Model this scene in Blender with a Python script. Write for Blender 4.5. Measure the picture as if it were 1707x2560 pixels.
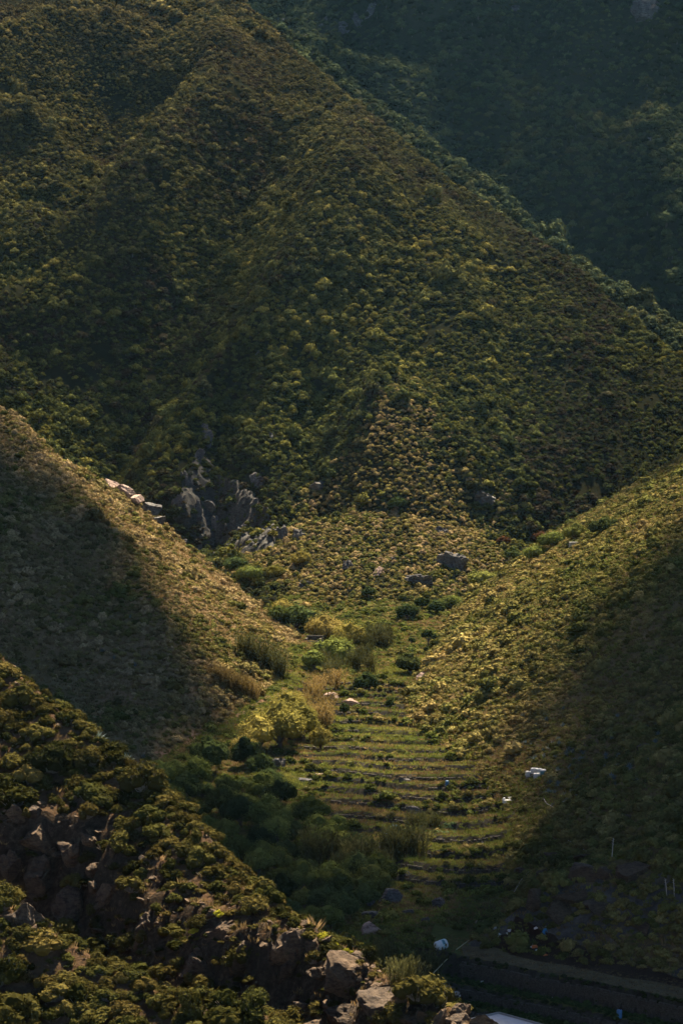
import bpy, bmesh, math, random
import numpy as np
from mathutils import Vector, Matrix, Euler

for o in list(bpy.data.objects):
    bpy.data.objects.remove(o)
SC = bpy.context.scene
COL = SC.collection
R = math.radians

# ------------------------------------------------------------------ camera
F_PX, CU, CV, PITCH = 5600.0, 784.0, 1176.0, R(-3.0)
cam_d = bpy.data.cameras.new("camera")
cam = bpy.data.objects.new("camera", cam_d)
COL.objects.link(cam)
cam_d.sensor_fit = 'VERTICAL'
cam_d.sensor_height = 24.0
cam_d.lens = 24.0 * F_PX / (2 * CV)
cam_d.clip_start, cam_d.clip_end = 1.0, 9000.0
cam.rotation_euler = (R(90) + PITCH, 0, 0)
SC.camera = cam

# ------------------------------------------------------------------ daylight
SUN_AZ, SUN_EL = R(13), R(53)                # azimuth from +y, clockwise; height
SUN_DIR = Vector((math.sin(SUN_AZ) * math.cos(SUN_EL), math.cos(SUN_AZ) * math.cos(SUN_EL), math.sin(SUN_EL)))
world = bpy.data.worlds.new("World")
SC.world = world
world.use_nodes = True
wn = world.node_tree
wn.nodes.clear()
sky = wn.nodes.new("ShaderNodeTexSky")
sky.sky_type = 'NISHITA'
sky.sun_disc = False
sky.sun_elevation = SUN_EL
sky.sun_rotation = SUN_AZ
sky.altitude = 900
sky.air_density = 0.4
sky.dust_density = 0.2
sky.ozone_density = 2.0
bg = wn.nodes.new("ShaderNodeBackground")
bg.inputs[1].default_value = 0.05
wo = wn.nodes.new("ShaderNodeOutputWorld")
wn.links.new(sky.outputs[0], bg.inputs[0])
wn.links.new(bg.outputs[0], wo.inputs[0])
sun_d = bpy.data.lights.new("sun", 'SUN')
sun_d.energy = 5.0
sun_d.angle = R(0.53)
sun_d.color = (1.0, 0.82, 0.60)
sun = bpy.data.objects.new("sun", sun_d)
COL.objects.link(sun)
sun.rotation_euler = (-SUN_DIR).to_track_quat('-Z', 'Y').to_euler()
SC.view_settings.view_transform = 'Standard'
SC.view_settings.look = 'None'
SC.view_settings.gamma = 1.0
SC.view_settings.use_curve_mapping = False
SC.view_settings.exposure = 2.28
SC.cycles.max_bounces = 6
SC.cycles.diffuse_bounces = 1
SC.cycles.glossy_bounces = 2
SC.cycles.transmission_bounces = 3
SC.cycles.volume_bounces = 0
SC.cycles.transparent_max_bounces = 8
SC.cycles.use_denoising = True

# ------------------------------------------------------------------ survey: sight lines of the photograph
_fw = np.array((0, math.cos(PITCH), math.sin(PITCH)))
_up = np.array((0, -math.sin(PITCH), math.cos(PITCH)))
_rt = np.array((1.0, 0, 0))
def ray(u, v):
    return _fw + _rt * ((u - CU) / F_PX) + _up * ((CV - v) / F_PX)
def P(u, v, Y):
    d = ray(u, v)
    return d * (Y / d[1])
def project(x, y, z):
    dep = y * _fw[1] + z * _fw[2]
    return CU + F_PX * x / dep, CV - F_PX * (y * _up[1] + z * _up[2]) / dep

# ------------------------------------------------------------------ noise
def _hash(ix, iy, seed):
    n = (ix.astype(np.int64) * 374761393 + iy.astype(np.int64) * 668265263 + seed * 1442695041) & 0x7fffffff
    n = ((n ^ (n >> 13)) * 1274126177) & 0x7fffffff
    return ((n ^ (n >> 16)) & 0xffff) / 65535.0
def vnoise(x, y, seed=0):
    x, y = np.asarray(x, float), np.asarray(y, float)
    ix, iy = np.floor(x), np.floor(y)
    fx, fy = x - ix, y - iy
    fx, fy = fx * fx * fx * (fx * (fx * 6 - 15) + 10), fy * fy * fy * (fy * (fy * 6 - 15) + 10)
    a, b = _hash(ix, iy, seed), _hash(ix + 1, iy, seed)
    c, d = _hash(ix, iy + 1, seed), _hash(ix + 1, iy + 1, seed)
    return (a + (b - a) * fx) * (1 - fy) + (c + (d - c) * fx) * fy
def fbm(x, y, wl, octv=4, seed=0, gain=0.5):
    s, a, t = 0, 1.0, 0
    for k in range(octv):
        ca, sa = math.cos(k * 1.1), math.sin(k * 1.1)
        s = s + a * (vnoise((x * ca - y * sa) / wl + 17.3 * k, (x * sa + y * ca) / wl - 9.1 * k, seed + k) * 2 - 1)
        t += a
        a *= gain
        wl *= 0.5
    return s / t
def sstep(a, b, x):
    t = np.clip((x - a) / (b - a), 0, 1)
    return t * t * (3 - 2 * t)
def dense(pts, step):
    pts = np.array(pts, float)
    out = []
    for a, b in zip(pts[:-1], pts[1:]):
        n = max(1, int(np.linalg.norm(b[:2] - a[:2]) / step))
        for k in range(n):
            out.append(a + (b - a) * k / n)
    out.append(pts[-1])
    return np.array(out)
def cones(x, y, pts, slope, rnd=2.0):
    h = np.full(np.shape(x), -1e9)
    for p in pts:
        d = np.sqrt((x - p[0]) ** 2 + (y - p[1]) ** 2 + rnd * rnd) - rnd
        h = np.maximum(h, p[2] - slope * d)
    return h
def line_dist(x, y, pts):
    """distance to a plan polyline, signed: + on its left side"""
    pts = np.asarray(pts, float)
    best = np.full(np.shape(x), 1e18)
    side = np.zeros(np.shape(x))
    for a, b in zip(pts[:-1], pts[1:]):
        ex, ey = b[0] - a[0], b[1] - a[1]
        L = ex * ex + ey * ey + 1e-9
        t = np.clip(((x - a[0]) * ex + (y - a[1]) * ey) / L, 0, 1)
        dx, dy = x - (a[0] + t * ex), y - (a[1] + t * ey)
        d = dx * dx + dy * dy
        cr = ex * (y - a[1]) - ey * (x - a[0])
        m = d < best
        best = np.where(m, d, best)
        side = np.where(m, np.sign(cr), side)
    return np.sqrt(best) * side
def bump(d, w):
    return 1.0 / (1.0 + (d / w) ** 2) ** 1.5
def rounded(d, w):
    """ridge profile: a rounded crest with straight flanks"""
    return np.maximum(0, 1 - (np.sqrt(d * d + (w * .12) ** 2) - w * .12) / w)

def hit(u, v, h, y0=100.0, y1=2200.0, st=1.0):
    d = ray(u, v)
    ys = np.arange(y0, y1, st)
    k = ys / d[1]
    g = h(d[0] * k, ys) - d[2] * k
    i = int(np.argmax(g > 0))
    if g[i] <= 0:
        return None
    if i > 0:
        ya, yb, ga, gb = ys[i - 1], ys[i], g[i - 1], g[i]
        Y = ya + (yb - ya) * (-ga) / (gb - ga + 1e-9)
    else:
        Y = ys[0]
    return d * (Y / d[1])
def on(h, pts, y0=600):
    return np.array([p for p in (hit(u, v, h, y0) for u, v in pts) if p is not None])[:, :2]

# ------------------------------------------------------------------ valley floor
TH = np.array([P(u, v, Y) for u, v, Y in (
    (1060, 2178, 312), (1170, 2110, 326), (1160, 2020, 344), (1170, 1880, 377), (1085, 1760, 412), (935, 1660, 452),
    (930, 1600, 476), (985, 1500, 530), (1040, 1405, 600), (1095, 1340, 655), (1250, 1247, 735),
    (1400, 1190, 800), (1568, 1110, 880))])
_ty = np.concatenate(([240, 290], TH[:, 1], [1000]))
_tx = np.concatenate(([95, 45], TH[:, 0], [150]))
_tz = np.concatenate(([-72.0, -72.0], TH[:, 2], [-26]))
def xt(y): return np.interp(y, _ty, _tx)
_kern_y = np.linspace(200, 1000, 801)
_kz = np.interp(_kern_y, _ty, _tz)
_kz = np.convolve(np.pad(_kz, 12, mode='edge'), np.ones(25) / 25, 'valid')
def zt(y): return np.interp(y, _kern_y, _kz)
def xl(y): return np.interp(y, (280, 350, 380, 410, 430, 470, 510, 555, 700, 900), (-38, -35, -33, -28, -22.5, -12.5, -8, -8.3, -8, 20))
def TC(x, y):
    """terrace count up the valley: a riser stands at every whole number"""
    return (y + 7.0 * fbm(x, y * .25, 28, 3, 5) + 0.16 * (x - 10) - .014 * np.maximum(0, x - 6) ** 2 + 1.8 * np.sin(y / 13.0)) / 7.6
def H_floor(x, y):
    x, y = np.asarray(x, float), np.asarray(y, float)
    L = 7.6
    t = TC(x, y)
    yy = t * L
    f = t - np.floor(t)
    st = (np.floor(t) + sstep(0.0, 0.10, f) * .93 + .07 * f) * L - L * .5
    w = sstep(334, 345, y) * (1 - sstep(488, 500, y)) * sstep(-3, 5, x - np.interp(y, (330, 400, 440, 500), (0, -6, -14, -10)))
    z = zt(y) * (1 - w) + w * zt(y + st - yy)
    z = z + .75 * w * (.5 - f) * sstep(0, .1, f) + .25 * fbm(x, y, 9, 3, 8) * (1 - .6 * w)
    q = (x + y) / 1.41421 + .35 * fbm(x, y, 14, 2, 3)
    lim = sstep(7, 13, x)
    drop = 2.7 * sstep(-.25, .25, 227.5 - q) + 1.7 * sstep(-.25, .25, 223.9 - q) + 1.3 * sstep(-.3, .3, 220.2 - q)
    z = z - drop * lim
    # banks rising to the left hill and the creek further up
    z = z + .22 * np.clip(xl(y) + 8 - x, 0, 9) * sstep(370, 390, y) * (1 - sstep(520, 550, y)) - 12 * sstep(0, 30, -10 - x) * sstep(560, 600, y)
    z = z - 1.5 * bump(x - (xl(y) + 6), 3.0) * sstep(500, 540, y)
    return z

# ------------------------------------------------------------------ right slope
def H_right(x, y):
    x, y = np.asarray(x, float), np.asarray(y, float)
    d = x - xt(y)
    ram = sstep(0, 18, d)
    gx = np.interp(y, (240, 300, 320, 345, 700), (.62, .62, .5, .0, .0))
    z = zt(y) + (.60 - .22 * gx) * d + 1.2 * np.minimum(d, 0)
    z = z + ram * (2.2 * fbm(x * .55, y, 30, 4, 21) + .5 * fbm(x, y, 6, 2, 22))
    z = z + 2.2 * sstep(3, 9, d) * (1 - sstep(14, 34, d)) * sstep(300, 320, y) * (1 - sstep(352, 372, y))   # rocky foot
    return z - 60 * sstep(0, 1, (y - 960) / 40)

# ------------------------------------------------------------------ left hill
LC = np.array([P(u, v, Y) for u, v, Y in ((-420, 640, 670), (-180, 810, 642), (0, 950, 622), (60, 985, 615), (130, 1050, 607), (240, 1112, 597),
      (350, 1180, 588), (430, 1260, 581), (520, 1330, 574), (600, 1400, 568), (655, 1440, 562), (720, 1475, 555), (800, 1490, 550))])
LRIB = np.array([P(u, v, Y) for u, v, Y in ((-200, 780, 668), (20, 985, 613), (140, 1165, 570), (235, 1320, 530), (330, 1470, 492), (430, 1590, 465), (490, 1650, 450), (520, 1700, 440))])[:, :2]
LRIB2 = np.array([P(u, v, Y) for u, v, Y in ((-250, 1000, 590), (0, 1210, 530), (160, 1400, 490), (290, 1560, 455), (380, 1690, 425))])[:, :2]
def H_left(x, y):
    x, y = np.asarray(x, float), np.asarray(y, float)
    d = xl(y) - x
    yc = np.interp(x, LC[:, 0], LC[:, 1])
    zc = np.interp(x, LC[:, 0], LC[:, 2])
    pl = zt(y) + .5 + .61 * d
    ref = zt(yc) + .5 + .61 * (xl(yc) - x)
    pl = pl + (zc - ref) * sstep(-70, 0, y - yc)          # meet the surveyed crest
    e = line_dist(x, y, LRIB)
    e2 = line_dist(x, y, LRIB2)
    ram = sstep(6, 30, d)
    z = pl - ram * 6.5 * sstep(0, 13, -e) - ram * 4.0 * sstep(0, 12, -e2) + ram * 1.5 * bump(e, 4)
    z = z + ram * (1.6 * fbm(x, y * .5, 26, 3, 31) + .4 * fbm(x, y, 5, 2, 32))
    over = y - yc + 1.5 * fbm(x, y, 12, 2, 33)
    z = z + 1.3 * fbm(x, y, 22, 3, 34) * sstep(-25, -2, over)
    z = z - 1.0 * np.maximum(0, np.sqrt(over * over + 9) + over - 3) * .5
    return np.minimum(z, zt(y) + 120)

# ------------------------------------------------------------------ near rocky hill
NC = np.array([P(u, v, Y) for u, v, Y in ((-420, 1330, 262), (-150, 1440, 245), (0, 1528, 230), (60, 1575, 227), (150, 1640, 222), (230, 1708, 218), (290, 1755, 214),
      (350, 1815, 210), (400, 1865, 206), (480, 1945, 200), (560, 2025, 194), (640, 2095, 188), (720, 2135, 184), (800, 2185, 180),
      (880, 2245, 175), (930, 2290, 171), (1050, 2345, 166), (1090, 2372, 164), (1200, 2480, 160), (1330, 2640, 154))])
NCd = dense(NC, 1.2)
NS = np.array([P(u, v, Y) for u, v, Y in ((-420, 1890, 184), (-100, 2035, 177), (0, 2085, 174), (180, 2195, 170), (350, 2290, 167), (520, 2310, 163), (650, 2350, 160), (770, 2420, 157), (950, 2560, 152))])
NSd = dense(NS, 1.2)
def H_near0(x, y):
    return cones(np.asarray(x, float), np.asarray(y, float), NCd, .62, 1.5)
NCLIFF = on(H_near0, ((-60, 1905), (0, 1925), (60, 1900), (160, 1890), (250, 1960), (330, 2040), (450, 2110), (600, 2165), (750, 2230), (880, 2300)), 120)
NCLIFF = np.concatenate((NCLIFF[:1] - [[12, -3]], NCLIFF, NCLIFF[-1:] + [[12, -14]]))
def H_near(x, y):
    x, y = np.asarray(x, float), np.asarray(y, float)
    a = cones(x, y, NCd, .62, 1.5) - .8 * np.maximum(0, line_dist(x, y, NC[:, :2]) - .5)
    e = line_dist(x, y, NCLIFF)
    nz = fbm(x, y, 10, 3, 41)
    a = a - np.interp(x, (-27, -14, 6), (5.5, 2.2, 3.4)) * sstep(0, 3.0, -(e + 1.5 * nz)) + .5 * fbm(x, y, 7, 3, 42) + 0.22 * fbm(x, y, 1.6, 2, 43) + .9 * np.exp(-((e + 1) / 4.0) ** 2) * (1 - 2 * np.abs(fbm(x, y, 3.4, 3, 47)) * 1.6)
    stepn = fbm(x * .7, y, 6, 2, 44) * 6
    b = cones(x, y, NSd, .66, 1.5) - .6 * np.maximum(0, line_dist(x, y, NS[:, :2]) - .5) + .6 * fbm(x, y, 8, 3, 45) + .2 * fbm(x, y, 1.6, 2, 46)
    return np.maximum(a, b)

# ------------------------------------------------------------------ main mountain
MC = np.array([P(u, v, Y) for u, v, Y in ((60, -400, 1220), (250, -220, 1160), (500, -20, 1075), (560, 40, 1055), (640, 105, 1026), (700, 155, 1000), (760, 205, 978), (830, 268, 950), (930, 350, 926), (1000, 400, 910),
      (1070, 445, 893), (1130, 488, 880), (1200, 545, 866), (1270, 600, 852), (1330, 655, 840), (1400, 710, 826), (1480, 785, 812), (1568, 860, 797), (1750, 1010, 765), (1900, 1130, 740))])
MCd = dense(MC, 6)
def H_mtn0(x, y):
    return cones(np.asarray(x, float), np.asarray(y, float), MCd, .655, 6)
M_RIBS = [   # (line in the photograph, height, half-width)
    ([(830, 300), (800, 450), (812, 700), (850, 950), (880, 1120), (900, 1290), (905, 1360)], 15, 44),
    ([(760, 620), (690, 770), (620, 870), (545, 940), (470, 1000), (415, 1100), (385, 1250)], 11, 26),
    ([(600, 110), (480, 200), (430, 330), (330, 480), (180, 630), (60, 730), (-60, 800)], 18, 34),
    ([(-80, 210), (0, 165), (110, 108), (250, 118), (420, 130)], 8, 26),
    ([(-60, 330), (60, 330), (130, 360), (110, 420)], 8, 22),
    ([(-60, 500), (30, 520), (90, 600)], 8, 18),
    ([(1130, 520), (1210, 700), (1260, 900), (1270, 1080), (1240, 1200)], 6, 26),
    ([(1000, 420), (1010, 650), (1060, 850), (1110, 1010), (1130, 1150)], 4, 24),
    ([(620, 1010), (600, 1150), (625, 1290)], 7, 14),
]
M_GUL = [
    ([(440, 150), (330, 290), (210, 420), (135, 560), (80, 690), (30, 800)], 17, 30),
    ([(640, 1010), (700, 1120), (690, 1250), (660, 1330)], 6, 20),
    ([(540, 1020), (480, 1150), (500, 1290)], 5, 16),
    ([(1160, 700), (1180, 830), (1190, 1000), (1180, 1180)], 6, 18),
    ([(960, 560), (950, 800), (990, 1000)], 4, 18),
    ([(560, 450), (420, 700), (330, 900), (280, 1060)], 7, 26),
    ([(720, 340), (690, 560), (700, 760), (760, 960)], 7, 30),
]
M_RIBS = [(on(H_mtn0, p), a, w) for p, a, w in M_RIBS]
M_GUL = [(on(H_mtn0, p), a, w) for p, a, w in M_GUL]
NOSE = on(H_mtn0, [(880, 1230)])[0]
NOSE_PTS = np.array([P(890, 1166, 693), P(885, 1196, 690), P(790, 1262, 670), P(990, 1262, 668), P(895, 1275, 655)])
def H_mtn(x, y):
    x, y = np.asarray(x, float), np.asarray(y, float)
    z = H_mtn0(x, y)
    dc = line_dist(x, y, MC[:, :2])
    z = z - 1.0 * np.maximum(0, dc - 2)
    face = sstep(4, 40, np.abs(dc))
    for p, a, w in M_RIBS:
        z = z + 1.85 * face * a * rounded(line_dist(x, y, p), w)
    for p, a, w in M_GUL:
        z = z - 1.45 * face * a * rounded(line_dist(x, y, p), w)
    z = z + (1 - face) * 2.2 * fbm(x, y, 34, 3, 56) + face * 5.5 * fbm(x, y, 75, 4, 51) + face * 1.3 * fbm(x, y, 14, 2, 52)
    d = np.sqrt((x - NOSE[0]) ** 2 + ((y - NOSE[1]) * .9) ** 2)
    z = z + 5 * bump(d, 24)
    foot = cones(x, y, NOSE_PTS, .34, 9) + 1.5 * fbm(x, y, 20, 3, 55)
    return np.maximum(z, foot)

# ------------------------------------------------------------------ far mountain
FC2 = dense(np.array([P(u, v, Y) for u, v, Y in ((350, -160, 1300), (560, 20, 1180), (660, 85, 1150), (745, 160, 1125), (900, 262, 1080), (1000, 340, 1058), (1100, 425, 1035), (1180, 500, 1015), (1260, 570, 995), (1350, 630, 975),
      (1430, 672, 958), (1568, 760, 930), (1800, 900, 890))]), 8)
def H_far0(x, y):
    x, y = np.asarray(x, float), np.asarray(y, float)
    return 30 + .52 * (y - 1130) + .10 * x
F_RIBS = [
    ([(900, 210), (980, 120), (1080, 55), (1200, 40), (1330, 75), (1460, 110), (1600, 130)], 40, 95),
    ([(1080, 60), (1000, 240), (1060, 380), (1180, 470)], 16, 45),
    ([(1300, 80), (1280, 300), (1330, 480), (1420, 600)], 18, 55),
    ([(1480, 120), (1500, 350), (1560, 560)], 16, 50),
    ([(830, 20), (870, 90), (930, 170)], 16, 30),
    ([(1150, 300), (1200, 400), (1290, 520)], 9, 26),
    ([(900, -20), (960, 40), (1000, 130)], 18, 35),
]
F_GUL = [
    ([(880, 130), (960, 230), (1100, 390), (1230, 510), (1380, 620), (1500, 690)], 26, 45),
    ([(1060, 20), (960, 110), (900, 200)], 18, 40),
    ([(1230, 120), (1180, 330), (1260, 500)], 12, 34),
    ([(1430, 180), (1420, 380), (1480, 580)], 14, 34),
]
F_RIBS = [(on(H_far0, p, 900), a, w) for p, a, w in F_RIBS]
F_GUL = [(on(H_far0, p, 900), a, w) for p, a, w in F_GUL]
def H_far(x, y):
    x, y = np.asarray(x, float), np.asarray(y, float)
    z = H_far0(x, y)
    for p, a, w in F_RIBS:
        z = z + 1.3 * a * rounded(line_dist(x, y, p), w)
    for p, a, w in F_GUL:
        z = z - 1.3 * a * rounded(line_dist(x, y, p), w)
    z = z + 9 * fbm(x, y, 110, 4, 61)
    b = cones(x, y, FC2, .68, 5) - .8 * np.maximum(0, line_dist(x, y, FC2[:, :2]) - 2) + 2.5 * fbm(x, y, 50, 3, 62)
    return np.maximum(z, b)

LANDS = dict(floor=H_floor, right=H_right, left=H_left, near=H_near, mtn=H_mtn, far=H_far)
BOX = dict(floor=(-75, 110, 236, 900), right=(0, 250, 240, 980), left=(-250, 5, 285, 760), near=(-110, 45, 118, 300), mtn=(-360, 330, 590, 1360), far=(-480, 560, 880, 1950))
def ground(x, y, skip=()):
    x, y = np.asarray(x, float), np.asarray(y, float)
    g = np.full(np.broadcast(x, y).shape, -95.0)
    for k, h in LANDS.items():
        if k in skip: continue
        x0, x1, y0, y1 = BOX[k]
        m = (x >= x0) & (x <= x1) & (y >= y0) & (y <= y1)
        if m.any():
            g[m] = np.maximum(g[m], h(x[m], y[m]))
    return g
# ================================================================== building helpers
def tag(o, label=None, cat=None, group=None, kind=None):
    if label: o['label'] = label
    if cat: o['category'] = cat
    if group: o['group'] = group
    if kind: o['kind'] = kind
    return o
def link(name, me, parent=None, loc=None):
    o = bpy.data.objects.new(name, me)
    COL.objects.link(o)
    if parent: o.parent = parent
    if loc is not None: o.location = loc
    return o
def empty(name, loc, rz=0.0, rot=None):
    o = bpy.data.objects.new(name, None)
    COL.objects.link(o)
    o.location = loc
    o.rotation_euler = rot if rot is not None else (0, 0, rz)
    o.empty_display_size = .3
    return o
def mesh_from(name, verts, faces, mats, smooth=False, fmat=None, tint=None):
    me = bpy.data.meshes.new(name)
    me.from_pydata([tuple(v) for v in verts], [], faces)
    for m in (mats if isinstance(mats, (list, tuple)) else [mats]):
        me.materials.append(m)
    if fmat is not None: me.polygons.foreach_set('material_index', np.asarray(fmat, np.int32))
    if smooth: me.polygons.foreach_set('use_smooth', np.ones(len(faces), bool))
    if tint is not None:
        a = me.attributes.new('tint', 'FLOAT', 'POINT')
        a.data.foreach_set('value', np.asarray(tint, np.float32))
    me.update()
    return me
class MB:
    """collects boxes, tubes and lathes into ONE mesh"""
    def __init__(s): s.v, s.f = [], []
    def add(s, v, f):
        n = len(s.v)
        s.v += [tuple(p) for p in v]
        s.f += [tuple(i + n for i in q) for q in f]
    def box(s, c, size, rot=None, taper=1.0):
        hx, hy, hz = size[0] / 2, size[1] / 2, size[2] / 2
        M = Euler(rot).to_matrix() if rot else Matrix.Identity(3)
        v = []
        for z, k in ((-hz, 1), (hz, taper)):
            for x, y in ((-hx, -hy), (hx, -hy), (hx, hy), (-hx, hy)):
                v.append(M @ Vector((x * k, y * k, z)) + Vector(c))
        s.add(v, [(3, 2, 1, 0), (4, 5, 6, 7), (0, 1, 5, 4), (1, 2, 6, 5), (2, 3, 7, 6), (3, 0, 4, 7)])
    def tube(s, pts, r, n=6, cap=True):
        pts = [Vector(p) for p in pts]
        rs = r if isinstance(r, (list, tuple)) else [r] * len(pts)
        v, f = [], []
        for i, p in enumerate(pts):
            t = (pts[min(i + 1, len(pts) - 1)] - pts[max(i - 1, 0)]).normalized()
            a = t.orthogonal().normalized() if abs(t.z) > .95 else t.cross(Vector((0, 0, 1))).normalized()
            b = t.cross(a)
            for k in range(n):
                w = 2 * math.pi * k / n
                v.append(p + a * (math.cos(w) * rs[i]) + b * (math.sin(w) * rs[i]))
        for i in range(len(pts) - 1):
            for k in range(n):
                f.append((i * n + k, i * n + (k + 1) % n, (i + 1) * n + (k + 1) % n, (i + 1) * n + k))
        if cap:
            f.append(tuple(range(n - 1, -1, -1)))
            f.append(tuple((len(pts) - 1) * n + k for k in range(n)))
        s.add(v, f)
    def lathe(s, prof, n=16, M=None):
        v, f = [], []
        for r, z in prof:
            for k in range(n):
                w = 2 * math.pi * k / n
                p = Vector((r * math.cos(w), r * math.sin(w), z))
                v.append(M @ p if M else p)
        for i in range(len(prof) - 1):
            for k in range(n):
                f.append((i * n + k, i * n + (k + 1) % n, (i + 1) * n + (k + 1) % n, (i + 1) * n + k))
        s.add(v, f)
    def build(s, name, mat, parent=None, loc=None, smooth=False):
        return link(name, mesh_from(name, s.v, s.f, mat, smooth), parent, loc)

# ------------------------------------------------------------------ materials
def nodes_of(name):
    m = bpy.data.materials.new(name)
    m.use_nodes = True
    nt = m.node_tree
    nt.nodes.clear()
    return m, nt, nt.nodes.new("ShaderNodeOutputMaterial")
def nnode(nt, typ, **kw):
    n = nt.nodes.new(typ)
    for k, v in kw.items():
        if k.startswith('i_'):
            n.inputs[k[2:].replace('_', ' ')].default_value = v
        else: setattr(n, k, v)
    return n
def ramp(nt, fac, stops):
    r = nt.nodes.new("ShaderNodeValToRGB")
    e = r.color_ramp.elements
    while len(e) < len(stops): e.new(0.5)
    for q, (p, c) in zip(e, stops):
        q.position = p
        q.color = (*c, 1)
    nt.links.new(fac, r.inputs[0])
    return r.outputs[0]
def mixc(nt, fac, a, b, mode='MIX'):
    m = nt.nodes.new("ShaderNodeMix")
    m.data_type = 'RGBA'; m.blend_type = mode
    for sock, v in ((m.inputs[0], fac), (m.inputs[6], a), (m.inputs[7], b)):
        if hasattr(v, 'node'): nt.links.new(v, sock)
        elif isinstance(v, (int, float)): sock.default_value = v
        else: sock.default_value = (*v, 1)
    return m.outputs[2]
def mathn(nt, op, a, b=0.0):
    m = nt.nodes.new("ShaderNodeMath"); m.operation = op
    for sock, v in ((m.inputs[0], a), (m.inputs[1], b)):
        if hasattr(v, 'node'): nt.links.new(v, sock)
        else: sock.default_value = v
    return m.outputs[0]
def noise(nt, vec, scale, detail=4, rough=.55):
    n = nt.nodes.new("ShaderNodeTexNoise")
    n.inputs['Scale'].default_value = scale
    n.inputs['Detail'].default_value = detail
    n.inputs['Roughness'].default_value = rough
    if vec is not None: nt.links.new(vec, n.inputs['Vector'])
    return n.outputs[0]

def foliage(name, stops, patch_scale=.03, patch_mix=.6, trans=.25, leaf_var=.35, spec=0.0, bright=1.0, high=None):
    """leaves: colour differs from plant to plant, in drifts over the hillside and leaf by leaf"""
    m, nt, out = nodes_of(name)
    oi = nt.nodes.new("ShaderNodeObjectInfo")
    pn = noise(nt, oi.outputs['Location'], patch_scale, 3)
    pn = mathn(nt, 'MULTIPLY_ADD', pn, 2.0); pn.node.inputs[2].default_value = -.5
    f = mathn(nt, 'ADD', mathn(nt, 'MULTIPLY', pn, patch_mix), mathn(nt, 'MULTIPLY', oi.outputs['Random'], 1 - patch_mix))
    c = ramp(nt, f, stops)
    if high:       # tan heath tone on higher ground, also painting the ridges' golden light: (from z, to z, colour)
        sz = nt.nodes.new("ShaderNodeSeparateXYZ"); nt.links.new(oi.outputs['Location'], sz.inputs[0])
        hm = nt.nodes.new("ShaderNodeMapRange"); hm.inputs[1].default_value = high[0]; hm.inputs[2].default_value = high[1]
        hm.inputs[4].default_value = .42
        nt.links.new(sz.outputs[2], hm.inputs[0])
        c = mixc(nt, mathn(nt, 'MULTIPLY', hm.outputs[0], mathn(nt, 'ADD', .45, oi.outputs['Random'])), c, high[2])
    at = nt.nodes.new("ShaderNodeAttribute"); at.attribute_name = 'tint'
    k = mathn(nt, 'MULTIPLY_ADD', at.outputs['Fac'], 2 * leaf_var); k.node.inputs[2].default_value = 1 - leaf_var
    r2 = mathn(nt, 'FRACT', mathn(nt, 'MULTIPLY', oi.outputs['Random'], 7.31))
    k = mathn(nt, 'MULTIPLY', k, mathn(nt, 'MULTIPLY_ADD', r2, .6)); k.node.inputs[1].node.inputs[2].default_value = .7
    k = mathn(nt, 'MULTIPLY', k, bright)
    cc = nt.nodes.new("ShaderNodeVectorMath"); cc.operation = 'SCALE'
    nt.links.new(c, cc.inputs[0]); nt.links.new(k, cc.inputs['Scale'])
    d = nt.nodes.new("ShaderNodeBsdfDiffuse"); nt.links.new(cc.outputs[0], d.inputs[0])
    t = nt.nodes.new("ShaderNodeBsdfTranslucent"); nt.links.new(cc.outputs[0], t.inputs[0])
    ms = nt.nodes.new("ShaderNodeMixShader"); ms.inputs[0].default_value = trans
    nt.links.new(d.outputs[0], ms.inputs[1]); nt.links.new(t.outputs[0], ms.inputs[2])
    res = ms.outputs[0]
    if spec > 0:
        g = nt.nodes.new("ShaderNodeBsdfGlossy"); g.inputs['Roughness'].default_value = .38
        g.inputs[0].default_value = (.9, .9, .9, 1)
        m2 = nt.nodes.new("ShaderNodeMixShader"); m2.inputs[0].default_value = spec
        nt.links.new(res, m2.inputs[1]); nt.links.new(g.outputs[0], m2.inputs[2]); res = m2.outputs[0]
    nt.links.new(res, out.inputs[0])
    return m
def soil(name, stops, scale, fine, bump=.4, rough=.95, stretch=(1, 1, 1), rock=None):
    m, nt, out = nodes_of(name)
    tc = nt.nodes.new("ShaderNodeNewGeometry")
    mp = nnode(nt, "ShaderNodeMapping"); mp.inputs['Scale'].default_value = stretch
    nt.links.new(tc.outputs['Position'], mp.inputs[0])
    a = noise(nt, mp.outputs[0], scale, 5, .6)
    b = noise(nt, mp.outputs[0], fine, 4, .65)
    f = mathn(nt, 'ADD', mathn(nt, 'MULTIPLY', a, .65), mathn(nt, 'MULTIPLY', b, .35))
    f = mathn(nt, 'MULTIPLY_ADD', f, 2.2); f.node.inputs[2].default_value = -.6
    c = ramp(nt, f, stops)
    if rock:      # bare rock shows where the ground is too steep to hold soil
        sp = nt.nodes.new("ShaderNodeSeparateXYZ"); nt.links.new(tc.outputs['True Normal'], sp.inputs[0])
        st = mathn(nt, 'ADD', sp.outputs[2], mathn(nt, 'MULTIPLY', b, .3))
        rk = ramp(nt, noise(nt, mp.outputs[0], fine * .8, 6, .75), [(.3, rock[1]), (.5, rock[2]), (.7, rock[3])])
        c = mixc(nt, ramp(nt, st, [(rock[0], (1, 1, 1)), (rock[0] + .1, (0, 0, 0))]), c, rk)
    d = nnode(nt, "ShaderNodeBsdfDiffuse"); d.inputs['Roughness'].default_value = .6
    nt.links.new(c, d.inputs[0])
    bp = nt.nodes.new("ShaderNodeBump"); bp.inputs['Strength'].default_value = bump; bp.inputs['Distance'].default_value = .3
    nt.links.new(b, bp.inputs['Height']); nt.links.new(bp.outputs[0], d.inputs['Normal'])
    nt.links.new(d.outputs[0], out.inputs[0])
    return m
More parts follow.
